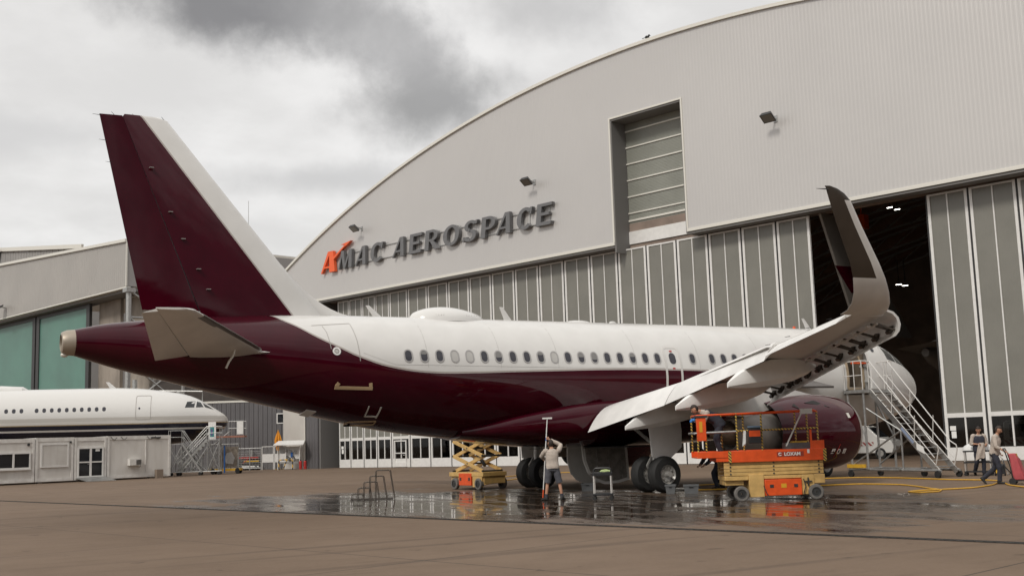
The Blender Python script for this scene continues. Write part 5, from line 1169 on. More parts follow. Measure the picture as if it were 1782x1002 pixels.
def person(label, loc, rot, J, top, legs, shoes, short_legs=False, vest=None, gloves=None, bald=False, cat="person", sock=True):
    """J: joints in the person's own frame, facing +x. Body is one surface; clothes and hair are children."""
    o = thing("person", label, cat, loc, rot)
    j = {k: Vector(v) for k, v in J.items() if isinstance(v, tuple)}
    V = {"pelvis": (j["pelvis"], (.12, .15)), "waist": (j["waist"], (.10, .135)), "chest": (j["chest"], (.115, .155)), "neckb": (j["neck"], .055), "skull": (j["neck"].lerp(j["head"], .55), .055)}
    E_ = [("pelvis", "waist"), ("waist", "chest"), ("chest", "neckb"), ("neckb", "skull")]
    for s in ("l", "r"):
        V["sh"+s] = (j["sh"+s], .058); V["el"+s] = (j["el"+s], .042); V["wr"+s] = (j["wr"+s], .028)
        hd = (j["wr"+s]-j["el"+s]).normalized() if "hd"+s not in j else (j["hd"+s]-j["wr"+s]).normalized()
        V["pm"+s] = (j["wr"+s]+hd*.055, (.038, .022))
        V["hp"+s] = (j["hp"+s], .085); V["kn"+s] = (j["kn"+s], .055); V["an"+s] = (j["an"+s], .038); V["ca"+s] = (j["kn"+s].lerp(j["an"+s], .3)+Vector((-.015, 0, 0)), .055)
        E_ += [("chest", "sh"+s), ("sh"+s, "el"+s), ("el"+s, "wr"+s), ("wr"+s, "pm"+s), ("pelvis", "hp"+s), ("hp"+s, "kn"+s), ("kn"+s, "ca"+s), ("ca"+s, "an"+s)]
    V = {k: (tuple(p), r) for k, (p, r) in V.items()}
    vs, fs = skin_mesh(V, E_, "pelvis"); g = MB(); g.add(vs, fs)
    # head: skull, jaw, nose, ears, eyes, mouth
    fd = Vector(J.get("face", (1, 0, 0))).normalized(); ud_ = Vector(J.get("crown", (0, 0, 1))); ud_ = (ud_-fd*ud_.dot(fd)).normalized(); sd_ = ud_.cross(fd); hc = j["head"]
    H = lambda a, b, c: hc+fd*a+sd_*b+ud_*c
    rings = []
    for i in range(13):
        t = PI*i/12; c = -math.cos(t); r_ = max(math.sin(t), .03); jaw = .0 if c > -.2 else (-.2-c)*.25
        rings.append([H((.098-jaw*.02)*r_*math.cos(a)*(1 if math.cos(a) < 0 else .96)+jaw*.05, (.078-jaw*.045)*r_*math.sin(a), .122*c) for a in np.linspace(0, 2*PI, 18, endpoint=False)])
    g.loft(rings); g.loft([[H(.088, -.012, .012), H(.094, 0, .02), H(.088, .012, .012)], [H(.094, -.018, -.028), H(.122, 0, -.026), H(.094, .018, -.028)], [H(.086, -.014, -.036), H(.09, 0, -.04), H(.086, .014, -.036)]])
    for b in (-1, 1):
        g.sphere(H(-.005, b*.078, -.008), .028, 8, 6, 0, (.8, .5, 1)); g.sphere(H(.086, b*.031, .014), .012, 8, 6, 1)
    g.loft([[H(.082, -.024, -.058), H(.090, 0, -.060), H(.082, .024, -.058)], [H(.080, -.02, -.070), H(.088, 0, -.072), H(.080, .02, -.070)]], True, 2)
    # hands: palm grown with the arm, five fingers each
    for s in ("l", "r"):
        w = j["wr"+s]; hd = (w-j["el"+s]).normalized() if "hd"+s not in j else (j["hd"+s]-w).normalized()
        cu = Vector(J.get("curl"+s, (1, 0, 0))); cu = (cu-hd*cu.dot(hd)); cu = cu.normalized() if cu.length > .01 else Vector((1, 0, 0)); sd2 = hd.cross(cu)
        mi = 3 if gloves else 0
        k = J.get("grip", .6)
        for q, (off, L, r_) in enumerate(((-.030, .070, .0085), (-.010, .080, .009), (.010, .076, .0088), (.029, .060, .0078))):
            b0 = w+hd*.085+sd2*off; a1, a2 = k*.8, k*1.9
            p1 = b0+(hd*math.cos(a1)+cu*math.sin(a1))*L*.5; p2 = p1+(hd*math.cos(a2)+cu*math.sin(a2))*L*.5
            g.tube([b0-hd*.03, b0, p1, p2], [r_*1.05, r_*1.05, r_, r_*.75], 8, mi)
        b0 = w+hd*.035-sd2*.032; g.tube([b0, b0+(hd*.7-sd2*.6+cu*.4).normalized()*.036, b0+(hd*.9-sd2*.2+cu*.7).normalized()*.068], [.012, .0105, .008], 8, mi)
        if gloves: g.sphere(w+hd*.055, .046, 10, 8, 3, (1, 1, 1))
    g.build("body", [m_skin, m_black, mat("lip", (.30, .12, .10), .5), m_blue], o, ang=60)
    # hair
    if not bald:
        g = MB(); rings = []
        for i in range(9):
            t = lerp(.30, .985, i/8)*PI; c = -math.cos(t); r_ = math.sin(t) if i < 8 else .03
            rg = []
            for a in np.linspace(0, 2*PI, 20, endpoint=False):
                f_ = math.cos(a); low = c < .34 and f_ > -.05 - (.34-c)*.2
                k = 1.09 if not low else .80
                rg.append(H(.099*k*r_*f_-.006, .080*k*r_*math.sin(a), .126*c*1.03+.004))
            rings.append(rg)
        g.loft(rings); g.build("hair", m_hair, o, ang=60)
    # clothes: lofted round the spine and the limbs, a little looser than the body, with a few folds
    lat = (j["shl"]-j["shr"]).normalized(); latp = (j["hpl"]-j["hpr"]).normalized(); shm = (j["shl"]+j["shr"])/2
    rnd = random.Random(int(abs(loc[0]*100))+3)
    def trunk(g, stations, fold=.006):
        """stations: (centre, depth radius, width radius, side axis)."""
        C_ = [q[0] for q in stations]; rings = []
        P, _ = limb(C_, [0]*len(C_), sub=4); m = len(P)
        for k_, p in enumerate(P):
            t = k_/(m-1)*(len(C_)-1); a = min(int(t), len(C_)-2); f = t-a
            d_ = (P[min(k_+1, m-1)]-P[max(k_-1, 0)]).normalized(); sx = (stations[a][3].lerp(stations[a+1][3], f)); sx = (sx-d_*sx.dot(d_)).normalized(); fx = sx.cross(d_)
            rd, rw = lerp(stations[a][1], stations[a+1][1], f), lerp(stations[a][2], stations[a+1][2], f); ph = rnd.uniform(0, 6)
            rings.append([p + fx*(rd+fold*math.sin(3*b+ph))*math.copysign(abs(math.cos(b))**.85, math.cos(b)) + sx*(rw+fold*math.sin(4*b+ph))*math.copysign(abs(math.sin(b))**.85, math.sin(b)) for b in np.linspace(0, 2*PI, 24, endpoint=False)])
        g.loft(rings)
    def sleeve(g, pts, rs, fold=.005):
        P, rr_ = limb(pts, rs, sub=7); g.tube(P, [r_+fold*math.sin(k_*1.9+rnd.uniform(0, 1.5)) for k_, r_ in enumerate(rr_)], 14)
    g = MB(); dn_ = (j["pelvis"]-j["waist"]).normalized()
    trunk(g, [(j["pelvis"]+dn_*.06, .150, .194, latp), (j["pelvis"], .156, .200, latp), (j["waist"], .138, .186, lat), (j["chest"], .142, .200, lat), (shm.lerp(j["chest"], .10), .115, .192, lat), (shm.lerp(j["neck"], .50), .086, .125, lat), (j["neck"], .062, .068, lat)])
    for s in ("l", "r"): sleeve(g, [j["sh"+s].lerp(shm, .25), j["sh"+s], j["el"+s], j["el"+s].lerp(j["wr"+s], J.get("sleeve", .85))], [.076, .084, .066, .048])
    g.build("sweatshirt", top, o, ang=80)
    if vest:
        g = MB(); trunk(g, [(j["pelvis"]+dn_*.07, .164, .210, latp), (j["pelvis"], .168, .214, latp), (j["waist"], .152, .200, lat), (j["chest"], .156, .212, lat), (shm.lerp(j["chest"], .08), .128, .198, lat), (shm.lerp(j["neck"], .45), .096, .14, lat)]); g.build("vest", vest, o, ang=80)
    g = MB(); trunk(g, [(j["pelvis"].lerp(j["waist"], .4), .112, .155, latp), (j["pelvis"], .130, .174, latp), (j["pelvis"]+dn_*.06, .135, .182, latp), (j["pelvis"]+dn_*.13, .105, .150, latp)], .004)
    for s in ("l", "r"):
        if short_legs: sleeve(g, [j["pelvis"].lerp(j["hp"+s], .8), j["hp"+s], j["hp"+s].lerp(j["kn"+s], .95)], [.10, .112, .100])
        else: sleeve(g, [j["pelvis"].lerp(j["hp"+s], .8), j["hp"+s], j["kn"+s], j["kn"+s].lerp(j["an"+s], .97)], [.10, .110, .080, .066], .006)
    g.build("shorts" if short_legs else "trousers", legs, o, ang=80)
    for s in ("l", "r"):
        td = Vector(J.get("toe"+s, (1, 0, 0))); td.normalize(); a = j["an"+s]; lowz = Vector(J.get("sole"+s, (0, 0, -1))); sd3 = td.cross(lowz).normalized()
        g = MB(); rings = []
        for x, w_, h0, h1 in ((-.075, .025, -.075, .0), (-.06, .04, -.085, .045), (0, .046, -.085, .055), (.06, .046, -.085, .0), (.13, .050, -.085, -.02), (.18, .042, -.083, -.035), (.205, .02, -.075, -.045)):
            c = (h0+h1)/2; hh = (h1-h0)/2
            rings.append([a+td*x+sd3*(w_*math.copysign(abs(math.cos(t))**.7, math.cos(t)))-lowz*(c+hh*math.copysign(abs(math.sin(t))**.7, math.sin(t))) for t in np.linspace(0, 2*PI, 14, endpoint=False)])
        g.loft(rings); g.build("shoe", shoes, o, ang=50)
        if short_legs and sock:
            g = MB(); d_ = (j["kn"+s]-a).normalized(); g.cyl(a-d_*.02, a+d_*.10, .050, .054, 14); g.build("sock", m_navy, o)
    return o
# man with the long squeegee pole, back to the camera, arms raised to the pole
A_ = math.atan2(.868, .497)   # heading straight away from the camera
man = person("man in beige sweatshirt and grey shorts washing the belly with a long pole", (-4.50, -4.72, 0), R(62), {
    "pelvis": (0, 0, .98), "waist": (.015, 0, 1.12), "chest": (.03, 0, 1.34), "neck": (.045, .0, 1.52), "head": (.075, .03, 1.68), "face": (.9, .35, .22),
    "shl": (.03, .19, 1.45), "ell": (.20, .30, 1.30), "wrl": (.34, .20, 1.22), "hdl": (.42, .20, 1.22), "shr": (.05, -.20, 1.46), "elr": (.20, -.28, 1.62), "wrr": (.24, .04, 1.80), "hdr": (.25, .12, 1.83),
    "curll": (0, 1, 0), "curlr": (1, 0, .2), "grip": 1.1, "hpl": (0, .10, .93), "knl": (.05, .16, .50), "anl": (-.02, .22, .085), "hpr": (0, -.10, .93), "knr": (.05, -.20, .50), "anr": (-.04, -.26, .085), "toel": (.8, .6, 0), "toer": (.9, -.45, 0), "sleeve": .9},
    m_shirt, m_shorts, m_shoe, short_legs=True)
o = thing("squeegee_pole", "long white squeegee pole with orange foot held against the belly", "squeegee", (-4.38, -4.30, 0), R(-30))
pa, pb = Vector((-.20, .05, .06)), Vector((.02, .30, 2.43))
g = MB(); g.cyl(pa.lerp(pb, .10), pb, .016, n=10); g.build("pole", m_doorw, o)
g = MB(); g.cyl(pa, pa.lerp(pb, .10), .02, n=10); g.build("pole_foot", m_orange, o)
g = MB(); g.cyl(pa.lerp(pb, .72), pa.lerp(pb, .76), .022, n=10); g.build("clamp", m_bluem, o)
g = MB(); g.box(pb.x-.15, pb.x+.15, pb.y-.03, pb.y+.03, pb.z-.005, pb.z+.045); g.build("squeegee_head", m_doorw, o)
# mechanic leaning over the end rail of the big lift
person("mechanic in dark vest leaning over the end rail of the orange lift", (-2.30, -9.42, 1.205), R(150), {
    "pelvis": (-.30, 0, .86), "waist": (-.22, 0, .98), "chest": (.02, 0, 1.12), "neck": (.20, 0, 1.22), "head": (.36, .0, 1.29), "face": (.85, 0, -.5), "crown": (.5, 0, .85),
    "shl": (.05, .18, 1.16), "ell": (.16, .24, .96), "wrl": (.36, .18, .985), "shr": (.05, -.18, 1.16), "elr": (.18, -.24, .97), "wrr": (.38, -.12, .985),
    "curll": (0, 0, -1), "curlr": (0, 0, -1), "grip": 1.0, "hpl": (-.30, .10, .82), "knl": (-.20, .12, .44), "anl": (-.28, .13, .085), "hpr": (-.30, -.10, .82), "knr": (-.22, -.12, .44), "anr": (-.34, -.13, .085), "sleeve": .9},
    m_shirt, m_navy, m_shoe, vest=m_navy, gloves=True)
# second mechanic crouched behind the lift, only legs and back showing
person("mechanic in dark work clothes bending on the ground behind the orange lift", (2.25, -4.05, 0), R(170), {
    "pelvis": (-.20, 0, .90), "waist": (-.10, 0, 1.03), "chest": (.14, 0, 1.15), "neck": (.32, 0, 1.20), "head": (.47, 0, 1.24), "face": (.8, 0, -.6), "crown": (.6, 0, .8),
    "shl": (.16, .18, 1.18), "ell": (.30, .22, .92), "wrl": (.46, .16, .80), "shr": (.16, -.18, 1.18), "elr": (.30, -.22, .92), "wrr": (.46, -.14, .80),
    "hpl": (-.20, .10, .86), "knl": (.12, .14, .52), "anl": (.02, .16, .085), "hpr": (-.20, -.10, .86), "knr": (-.12, -.12, .46), "anr": (-.34, -.13, .10)},
    m_navy, m_navy, m_shoe)
# two men at the right
p1 = person("man in beige sweatshirt and dark trousers walking with a pink cart", (8.05, -10.52, 0), R(-62), {
    "pelvis": (0, 0, .96), "waist": (.03, 0, 1.10), "chest": (.07, 0, 1.33), "neck": (.12, 0, 1.51), "head": (.18, -.01, 1.655), "face": (.9, -.1, -.38), "crown": (.35, 0, .95),
    "shl": (.07, .19, 1.43), "ell": (.02, .24, 1.16), "wrl": (.12, .20, .94), "shr": (.07, -.19, 1.43), "elr": (.10, -.27, 1.15), "wrr": (.36, -.26, .99), "hdr": (.46, -.25, .94),
    "curlr": (0, 0, -1), "grip": 1.1, "hpl": (0, .09, .92), "knl": (-.04, .10, .50), "anl": (-.40, .10, .17), "toel": (.62, 0, -.78), "solel": (-.78, 0, -.62), "hpr": (0, -.09, .92), "knr": (.12, -.10, .50), "anr": (.10, -.10, .085), "sleeve": .45},
    m_shirt, m_navy, m_shoe)
p2 = person("young man in dark vest carrying a folded beige jacket", (13.0, -6.05, 0), R(-125), {
    "pelvis": (0, 0, .96), "waist": (.02, 0, 1.10), "chest": (.04, 0, 1.32), "neck": (.06, 0, 1.50), "head": (.10, 0, 1.655), "face": (.9, -.3, -.3),
    "shl": (.04, .19, 1.43), "ell": (.02, .27, 1.16), "wrl": (.26, .16, 1.10), "shr": (.04, -.19, 1.43), "elr": (.02, -.27, 1.16), "wrr": (.27, -.10, 1.14),
    "hpl": (0, .09, .92), "knl": (.10, .10, .50), "anl": (.02, .10, .085), "hpr": (0, -.09, .92), "knr": (-.06, -.10, .48), "anr": (-.34, -.11, .14), "toer": (.75, 0, -.65), "soler": (-.65, 0, -.75), "sleeve": .35},
    m_shirt, m_navy, m_shoe, vest=m_navy)
g = MB(); rings = []
for i in range(11):
    t = i/10; z = lerp(.05, -.50, t); w_ = lerp(.10, .17, t**.7); d_ = .025+.03*math.sin(PI*min(1, t+.1)); y0 = .02-.10*t
    rings.append([(d_*math.cos(a)*(1+.45*math.sin(4*a+t*3)), y0+w_*math.sin(a)*(1+.06*math.sin(5*a)), z+.03*math.sin(3*a+2*t)+.05*t*math.sin(a)) for a in np.linspace(0, 2*PI, 24, endpoint=False)])
g.loft(rings); d2 = Vector((math.cos(R(-125)), math.sin(R(-125)), 0))
tag(g.build("jacket", m_shirt, loc=Vector((13.0, -6.05, 1.12))+d2*.30, rotz=R(-125), ang=70), "folded beige jacket held over the arms of the young man in the vest", "jacket")

# ------------------------------------------------------------------ big scissor lift, lowered (x along its length, -y towards the viewer)
BL = thing("scissor_lift", "lowered orange and tan scissor lift with striped guard rails beside the engine", "scissor lift", (-2.12, -10.42, 0), R(-31.2))
def sl_wheel(parent, x, y, r=.20, w=.14):
    g = MB(); g.lathe([(-w/2, r*.62), (-w/2, r*.9), (-w*.38, r), (w*.38, r), (w/2, r*.9), (w/2, r*.62)], (x, y, r), (0, 1, 0), 28); o = g.build("wheel", mat("grey_tyre", (.15, .14, .13), .8, 0, .2, 8), parent)
    g = MB(); g.lathe([(-w*.40, .02), (-w*.40, r*.30), (-w*.30, r*.34), (-w*.34, r*.64), (w*.34, r*.64), (w*.40, r*.3), (w*.40, .02)], (x, y, r), (0, 1, 0), 24); g.build("rim", m_darkmetal, o)
for x in (0, 1.97):
    for y in (-.02, 1.22): sl_wheel(BL, x, y)
g = MB(); g.box(-.40, .10, .12, 1.1, .42, .55); g.box(.22, .62, .0, 1.2, .10, .70); g.box(.62, 1.62, .12, 1.2, .12, .56); g.box(1.62, 1.95, .0, 1.2, .14, .66); g.box(1.95, 2.24, .02, 1.2, .42, .66); g.box(-.42, .22, .02, 1.2, .55, .66); g.box(.62, 1.62, .02, 1.2, .57, .66)
g.build("chassis", m_tan, BL, bevel=.012)
g = MB(); g.box(.63, 1.61, -.03, .115, .13, .555); o = g.build("battery_box", m_orange, BL, bevel=.012)
g = MB(); g.box(.76, .86, -.04, -.028, .34, .42); g.box(1.40, 1.50, -.04, -.028, .34, .42); g.build("latch", m_darkmetal, o)
g = MB(); g.box(1.06, 1.20, -.038, -.029, .33, .44); g.build("sticker", mat("sticker_yellow", (.65, .33, .02), .5), o)
g = MB(); g.bar((1.70, -.03, .48), (1.88, -.03, .48), .05, .03); g.bar((1.78, -.03, .36), (1.78, -.03, .58), .05, .03); g.build("valve", m_darkmetal, BL)
g = MB(); g.tube([(1.66, -.03, .55), (1.70, -.06, .35), (1.64, -.05, .16)], .014, 6); g.build("cable", m_blackp, BL)
g = MB(); g.tube([(.60, -.02, .4), (.66, -.05, .2), (.70, -.05, .14)], .012, 6); g.build("cable", m_blackp, BL)
for i in range(4):   # nested scissor arms lie almost flat when lowered
    z = .672+i*.094
    for y in (.03, 1.10): g = MB(); g.loft([[(-.42, y, z), (-.42, y+.07, z), (-.42, y+.07, z+.085), (-.42, y, z+.085)], [(2.22, y, z+.008), (2.22, y+.07, z+.008), (2.22, y+.07, z+.091), (2.22, y, z+.091)]]); g.build("scissor_arm", m_tan, BL, bevel=.006)
    g = MB()
    for x in (-.25, .90, 2.1): g.cyl((x, .02, z+.045), (x, 1.18, z+.045), .024, n=10)
    g.build("pivot", m_darkmetal, BL)
g = MB(); g.box(-.62, 2.28, -.02, 1.22, 1.055, 1.20); g.box(-.28, 2.30, -.05, -.022, 1.03, 1.335); g.box(-.28, 2.30, 1.222, 1.25, 1.03, 1.335); g.box(2.272, 2.30, -.018, 1.22, 1.202, 1.335); g.box(-1.12, -.28, -.035, -.018, 1.16, 1.335); g.box(-1.12, -.28, 1.2, 1.235, 1.16, 1.335); g.box(-1.12, -.62, -.014, 1.2, 1.16, 1.2)
deck = g.build("deck", m_orange, BL, bevel=.008)
g = MB(); g.box(-.30, -.22, -.056, -.05, 1.03, 1.33); g.build("warning_stripe", m_haz, deck)
g = MB(); g.box(2.22, 2.305, -.058, -.05, 1.0, 1.33); g.build("warning_stripe", m_haz, deck)
g = MB(); g.box(.99, 1.70, -.057, -.0505, 1.145, 1.275); nb = g.build("name_plate", mat("plate_dark_orange", (.28, .04, .02), .5), deck)
lettering("LOXAM", .125, .003, m_doorw, nb, frame_mtx((1.40, -.061, 1.21), (1, 0, 0), (0, 0, 1)), 0, .0035)
g = MB(); g.tube([(1.075+.036*math.cos(a), -.060, 1.21+.036*math.sin(a)) for a in np.linspace(.5, 5.6, 16)], .010, 6); g.build("emblem", m_doorw, nb)
g = MB(); g.box(1.80, 1.86, -.056, -.0505, 1.22, 1.32); g.build("sticker", m_paper, deck)
def post(x, y, z0=1.335, z1=2.34, m=None, r=.024): g = MB(); g.cyl((x, y, z0), (x, y, z1), r, n=10); g.build("guard_post", m or m_haz, BL)
for x in (-.03, .63, 2.12): post(x, .0)
for x in (-.26, .35, 1.79, 2.12): post(x, 1.19)
post(-1.08, -.01, 1.335, 1.75); post(-.86, -.01, 1.335, 1.75)
post(-1.08, 1.19)
for y in (0, 1.19): g = MB(); g.tube([(-1.1, y, 2.30), (.5, y, 2.325), (2.05, y, 2.35), (2.14, y, 2.30)], .026, 8); g.build("top_rail", m_orange, BL)
g = MB(); g.cyl((2.12, 0, 2.33), (2.12, 1.19, 2.33), .026, n=8); g.cyl((-1.08, 0, 2.30), (-1.08, 1.19, 2.30), .026, n=8); g.build("top_rail", m_orange, BL)
for y in (0, 1.19): g = MB(); g.cyl((-.03, y, 1.86), (2.14, y, 1.88), .023, n=8); g.build("mid_rail", m_haz, BL)
g = MB(); g.cyl((-1.16, 0, 1.83), (-.05, 0, 1.85), .030, n=8); g.cyl((-1.16, 0, 1.83), (-1.16, 1.19, 1.83), .03, n=8); g.build("mid_rail", m_steel, BL)
g = MB(); g.box(-1.10, -.85, -.05, .08, 1.62, 2.24); cb = g.build("control_column", m_orange, BL, bevel=.01)
g = MB(); g.box(-1.03, -.95, -.057, -.051, 1.86, 2.14); g.build("sticker", mat("sticker_yellow", (.65, .33, .02), .5), cb)
g = MB(); g.box(-1.14, -.80, -.07, .1, 2.242, 2.30); g.build("cap", m_darkmetal, cb)
g = MB(); g.box(.26, .58, -.13, -.028, 1.52, 1.94); o = g.build("control_box", m_blackp, BL, bevel=.01)
g = MB(); g.box(.27, .57, -.136, -.131, 1.70, 1.86); g.build("panel", m_orange, o)
g = MB(); g.box(.25, .59, -.14, -.02, 1.942, 1.98); g.build("cover", mat("faded_blue", (.12, .18, .26), .6), o)
g = MB(); g.loft([[(.14+.02*i, -.06-.02*(i % 2), 1.86) for i in range(4)]+[(.20, -.02, 1.86), (.14, -.02, 1.86)], [(.08+.035*i, -.09+.03*(i % 2), 1.44+.03*i) for i in range(4)]+[(.19, -.03, 1.47), (.1, -.03, 1.45)]]); tag(g.build("rag", m_linen, loc=(-2.12, -10.42, 0), rotz=R(-31.2)), "white rag hanging on the mid rail of the orange lift", "rag")
g = MB(); g.bar((1.26, -.01, 1.42), (1.72, -.02, 2.30), .035); g.box(1.68, 2.0, -.06, .06, 2.26, 2.40); g.build("folding_strut", m_silver, BL)
g = MB(); g.box(1.95, 2.27, -.03, .03, 1.336, 1.55); g.bar((1.93, 0, 1.336), (1.93, 0, 1.84), .05); g.build("end_bracket", m_orange, BL)
def LB(x, y, z): return tuple(Matrix.Rotation(R(-31.2), 4, "Z") @ Vector((x, y, z)) + Vector((-2.12, -10.42, 0)))
o = thing("parts_tray", "dark plastic tray lying on the deck of the orange lift", "tray", LB(1.3, .25, 1.2), R(-31.2))
g = MB(); g.box(0, .72, 0, .45, .004, .03); g.box(0, .72, 0, .025, .03, .30); g.box(0, .72, .425, .45, .03, .30); g.box(0, .025, .025, .425, .03, .30); g.box(.695, .72, .025, .425, .03, .30); g.build("shell", m_crate, o)
g = MB(); g.box(.2, .6, .06, .38, .2, .34); g.build("content", m_yellow, o)

# ------------------------------------------------------------------ raised scissor lift behind the fuselage
YL = thing("scissor_lift", "raised tan scissor lift with orange battery box standing behind the fuselage", "scissor lift", (-2.05, 4.55, 0), R(99))
for x in (.1, 1.65):
    for y in (-.02, -1.15): sl_wheel(YL, x, y, .22, .15)
g = MB(); g.box(-.15, 2.0, -1.1, -.08, .22, .50); g.box(-.18, 2.03, -1.15, .0, .50, .66); g.box(-.1, .5, -.075, -.0, .1, .495); g.build("chassis", m_tan, YL, bevel=.012)
g = MB(); g.box(.55, 1.35, -.075, .03, .16, .62); o = g.build("battery_box", m_orange, YL, bevel=.012)
g = MB(); g.box(.62, .72, .03, .04, .34, .46); g.box(1.18, 1.28, .03, .04, .34, .46); g.build("latch", m_darkmetal, o)
zb_, nl, hl = .70, 5, .58
for i in range(nl):
    z0, z1 = zb_+i*hl, zb_+(i+1)*hl
    for y, yy in ((-.10, -.22), (-1.0, -.88)):
        g = MB(); g.bar((-.05, y, z0), (1.85, y, z1), .07, .13); g.build("scissor_arm", m_tan, YL, bevel=.006)
        g = MB(); g.bar((1.85, yy, z0), (-.05, yy, z1), .07, .13); g.build("scissor_arm", m_tan, YL, bevel=.006)
    g = MB()
    for x, z in ((-.05, z0), (1.85, z0), (.9, (z0+z1)/2)): g.cyl((x, -.06, z), (x, -1.04, z), .035, n=10)
    g.build("pivot", m_darkmetal, YL)
g = MB(); g.cyl((.4, -.55, .9), (1.3, -.55, 1.75), .07, n=12); g.cyl((1.4, -.55, 1.9), (.6, -.55, 2.75), .07, n=12); g.build("hydraulic_ram", m_darkmetal, YL)
zt_ = zb_+nl*hl
g = MB(); g.box(-.2, 2.1, -1.15, .05, zt_+.02, zt_+.2); g.build("deck", m_orange, YL)
g = MB()
for x in (-.15, .9, 2.05):
    for y in (0, -1.1): g.cyl((x, y, zt_+.2), (x, y, zt_+1.25), .024, n=8)
for z in (.7, 1.25):
    for y in (0, -1.1): g.cyl((-.15, y, zt_+z), (2.05, y, zt_+z), .024, n=8)
    for x in (-.15, 2.05): g.cyl((x, 0, zt_+z), (x, -1.1, zt_+z), .024, n=8)
g.build("guard_rail", m_haz, YL)

# ------------------------------------------------------------------ step stand, wash trolley, crates, hoses
ST_ = thing("step_stand", "small tubular five step stand at the edge of the puddle", "steps", (-7.75, 1.75, 0), R(-26))
m_pipe = mat("worn_brown_steel", (.26, .22, .185), .5, .4, .25, 10)
for i in range(5):
    h = .20+.19*i; x0 = -.60+.20*i; x1 = x0+.36+.03*i
    g = MB()
    for y in (.0, .60): g.tube([(x0, y, .01), (x0+.03, y, h-.03), (x0+.06, y, h), (x1, y, h), (x1+.03, y, h-.03), (x1+.05+.028*i, y, .01)], .0125, 8)
    for xx_ in (x0+.06, x1): g.cyl((xx_, 0, h), (xx_, .60, h), .0125, n=8)
    g.build("step_frame", m_pipe, ST_)
    g = MB()
    for q in range(5): g.box(lerp(x0+.075, x1-.03, q/4), lerp(x0+.075, x1-.03, q/4)+.025, .015, .585, h-.008, h+.008)
    g.build("tread", m_pipe, ST_)
g = MB()
for y in (.0, .60): g.cyl((-.62, y, .02), (.78, y, .02), .012, n=8)
for x in (-.62, .78): g.cyl((x, 0, .02), (x, .60, .02), .012, n=8)
g.build("base_frame", m_pipe, ST_)
WT = thing("wash_trolley", "small black trolley with four silver posts standing in the puddle", "trolley", (-3.90, -5.95, 0), R(-38))
g = MB(); g.box(0, .58, 0, .40, .13, .19); g.build("base_tray", m_blackp, WT, bevel=.01)
g = MB(); g.box(0, .58, 0, .40, .70, .80); tt_ = g.build("top_tray", m_blackp, WT, bevel=.01)
for x in (.04, .54):
    for y in (.03, .37): g = MB(); g.cyl((x, y, .19), (x, y, .70), .022, n=10); g.build("post", m_silver, WT); castor(WT, x, y, .055)
for y in (.03, .37): g = MB(); g.tube([(.04, y, .8), (.04, y, .88), (.10, y, .92), (.48, y, .92), (.54, y, .88), (.54, y, .8)], .014, 8); g.build("handle", m_blackp, WT)
g = MB(); rings = [[(.38+r_*1.7*math.cos(a), .2+r_*math.sin(a)*(1+.3*math.sin(3*a)), z) for a in np.linspace(0, 2*PI, 16, endpoint=False)] for r_, z in ((.09, .802), (.10, .82), (.07, .86), (.02, .875))]; g.loft(rings)
tag(g.build("cloth", mat("green_cloth", (.45, .55, .25), .9, 0, .2, 12), loc=(-3.90, -5.95, 0), rotz=R(-38)), "pale green cloth lying on the black wash trolley", "cloth")
def crate(x, y, rot, w, d, h, lab):
    o = thing("crate", lab, "crate", (x, y, 0), rot, "grey crates on the wet apron")
    g = MB(); t = .02
    g.loft([[(.03, .02, .0), (w-.03, .02, 0), (w-.03, d-.02, 0), (.03, d-.02, 0)], [(0, 0, h), (w, 0, h), (w, d, h), (0, d, h)], [(t, t, h), (w-t, t, h), (w-t, d-t, h), (t, d-t, h)], [(.05, .04, .03), (w-.05, .04, .03), (w-.05, d-.04, .03), (.05, d-.04, .03)]]); g.build("shell", m_crate, o)
    g = MB(); g.box(-.012, w+.012, -.014, -.001, h-.05, h); g.box(-.012, w+.012, d+.001, d+.014, h-.05, h); g.box(-.014, -.001, -.001, d+.001, h-.05, h); g.box(w+.001, w+.014, -.001, d+.001, h-.05, h); g.build("rim", m_crate, o)
    g = MB(); g.box(w*.36, w*.64, -.008, .012, h*.66, h*.78); g.build("handle", m_blackp, o)
crate(-.90, -.70, R(-35), .44, .34, .27, "grey plastic crate in the shade beside the hanging bay door")
crate(-.62, -5.10, R(-40), .32, .40, .28, "smaller grey plastic crate touching the near main wheel")
crate(-.40, -5.75, R(-38), .46, .36, .28, "wider grey plastic crate just clear of the near main wheel")
def hose(pts, lab, r=.022, m=None):
    P = [Vector((x, y, r+.004)) for x, y in pts]; Q, _ = limb(P, [r]*len(P), sub=7)
    g = MB(); g.tube(Q, r, 8); tag(g.build("hose", m or m_hose, ang=80), lab, "hose", "yellow hoses on the apron")
hose([(3.2, -1.6), (6.2, -1.5), (9.21, -2.17), (10.17, -2.98), (10.3, -4.4), (10.12, -5.46), (9.69, -7.31), (9.7, -8.68), (9.36, -9.6), (8.3, -10.6), (7.2, -11.6), (6.0, -13.2)], "yellow hose running straight past the foot of the boarding stairs")
hose([(1.2, -4.4), (3.0, -5.6), (5.17, -6.23), (6.2, -6.74), (6.27, -8.27), (5.6, -9.54), (4.71, -10.82), (4.29, -11.54), (3.53, -12.1), (2.95, -12.0), (3.07, -11.45), (3.59, -11.29), (4.52, -11.5), (5.56, -11.64), (6.97, -11.13), (8.4, -10.3)], "yellow hose with a small loop lying nearest the viewer")
hose([(4.9, 15.89), (5.6, 16.8), (7.13, 17.77), (9.72, 19.17), (11.5, 19.0)], "yellow hose lying beyond the far main wheels")
hose([(-1.2, 6.4), (.2, 8.5), (3.2, 12.0), (5.6, 14.2), (8.0, 15.0)], "yellow hose leading away from the raised scissor lift")

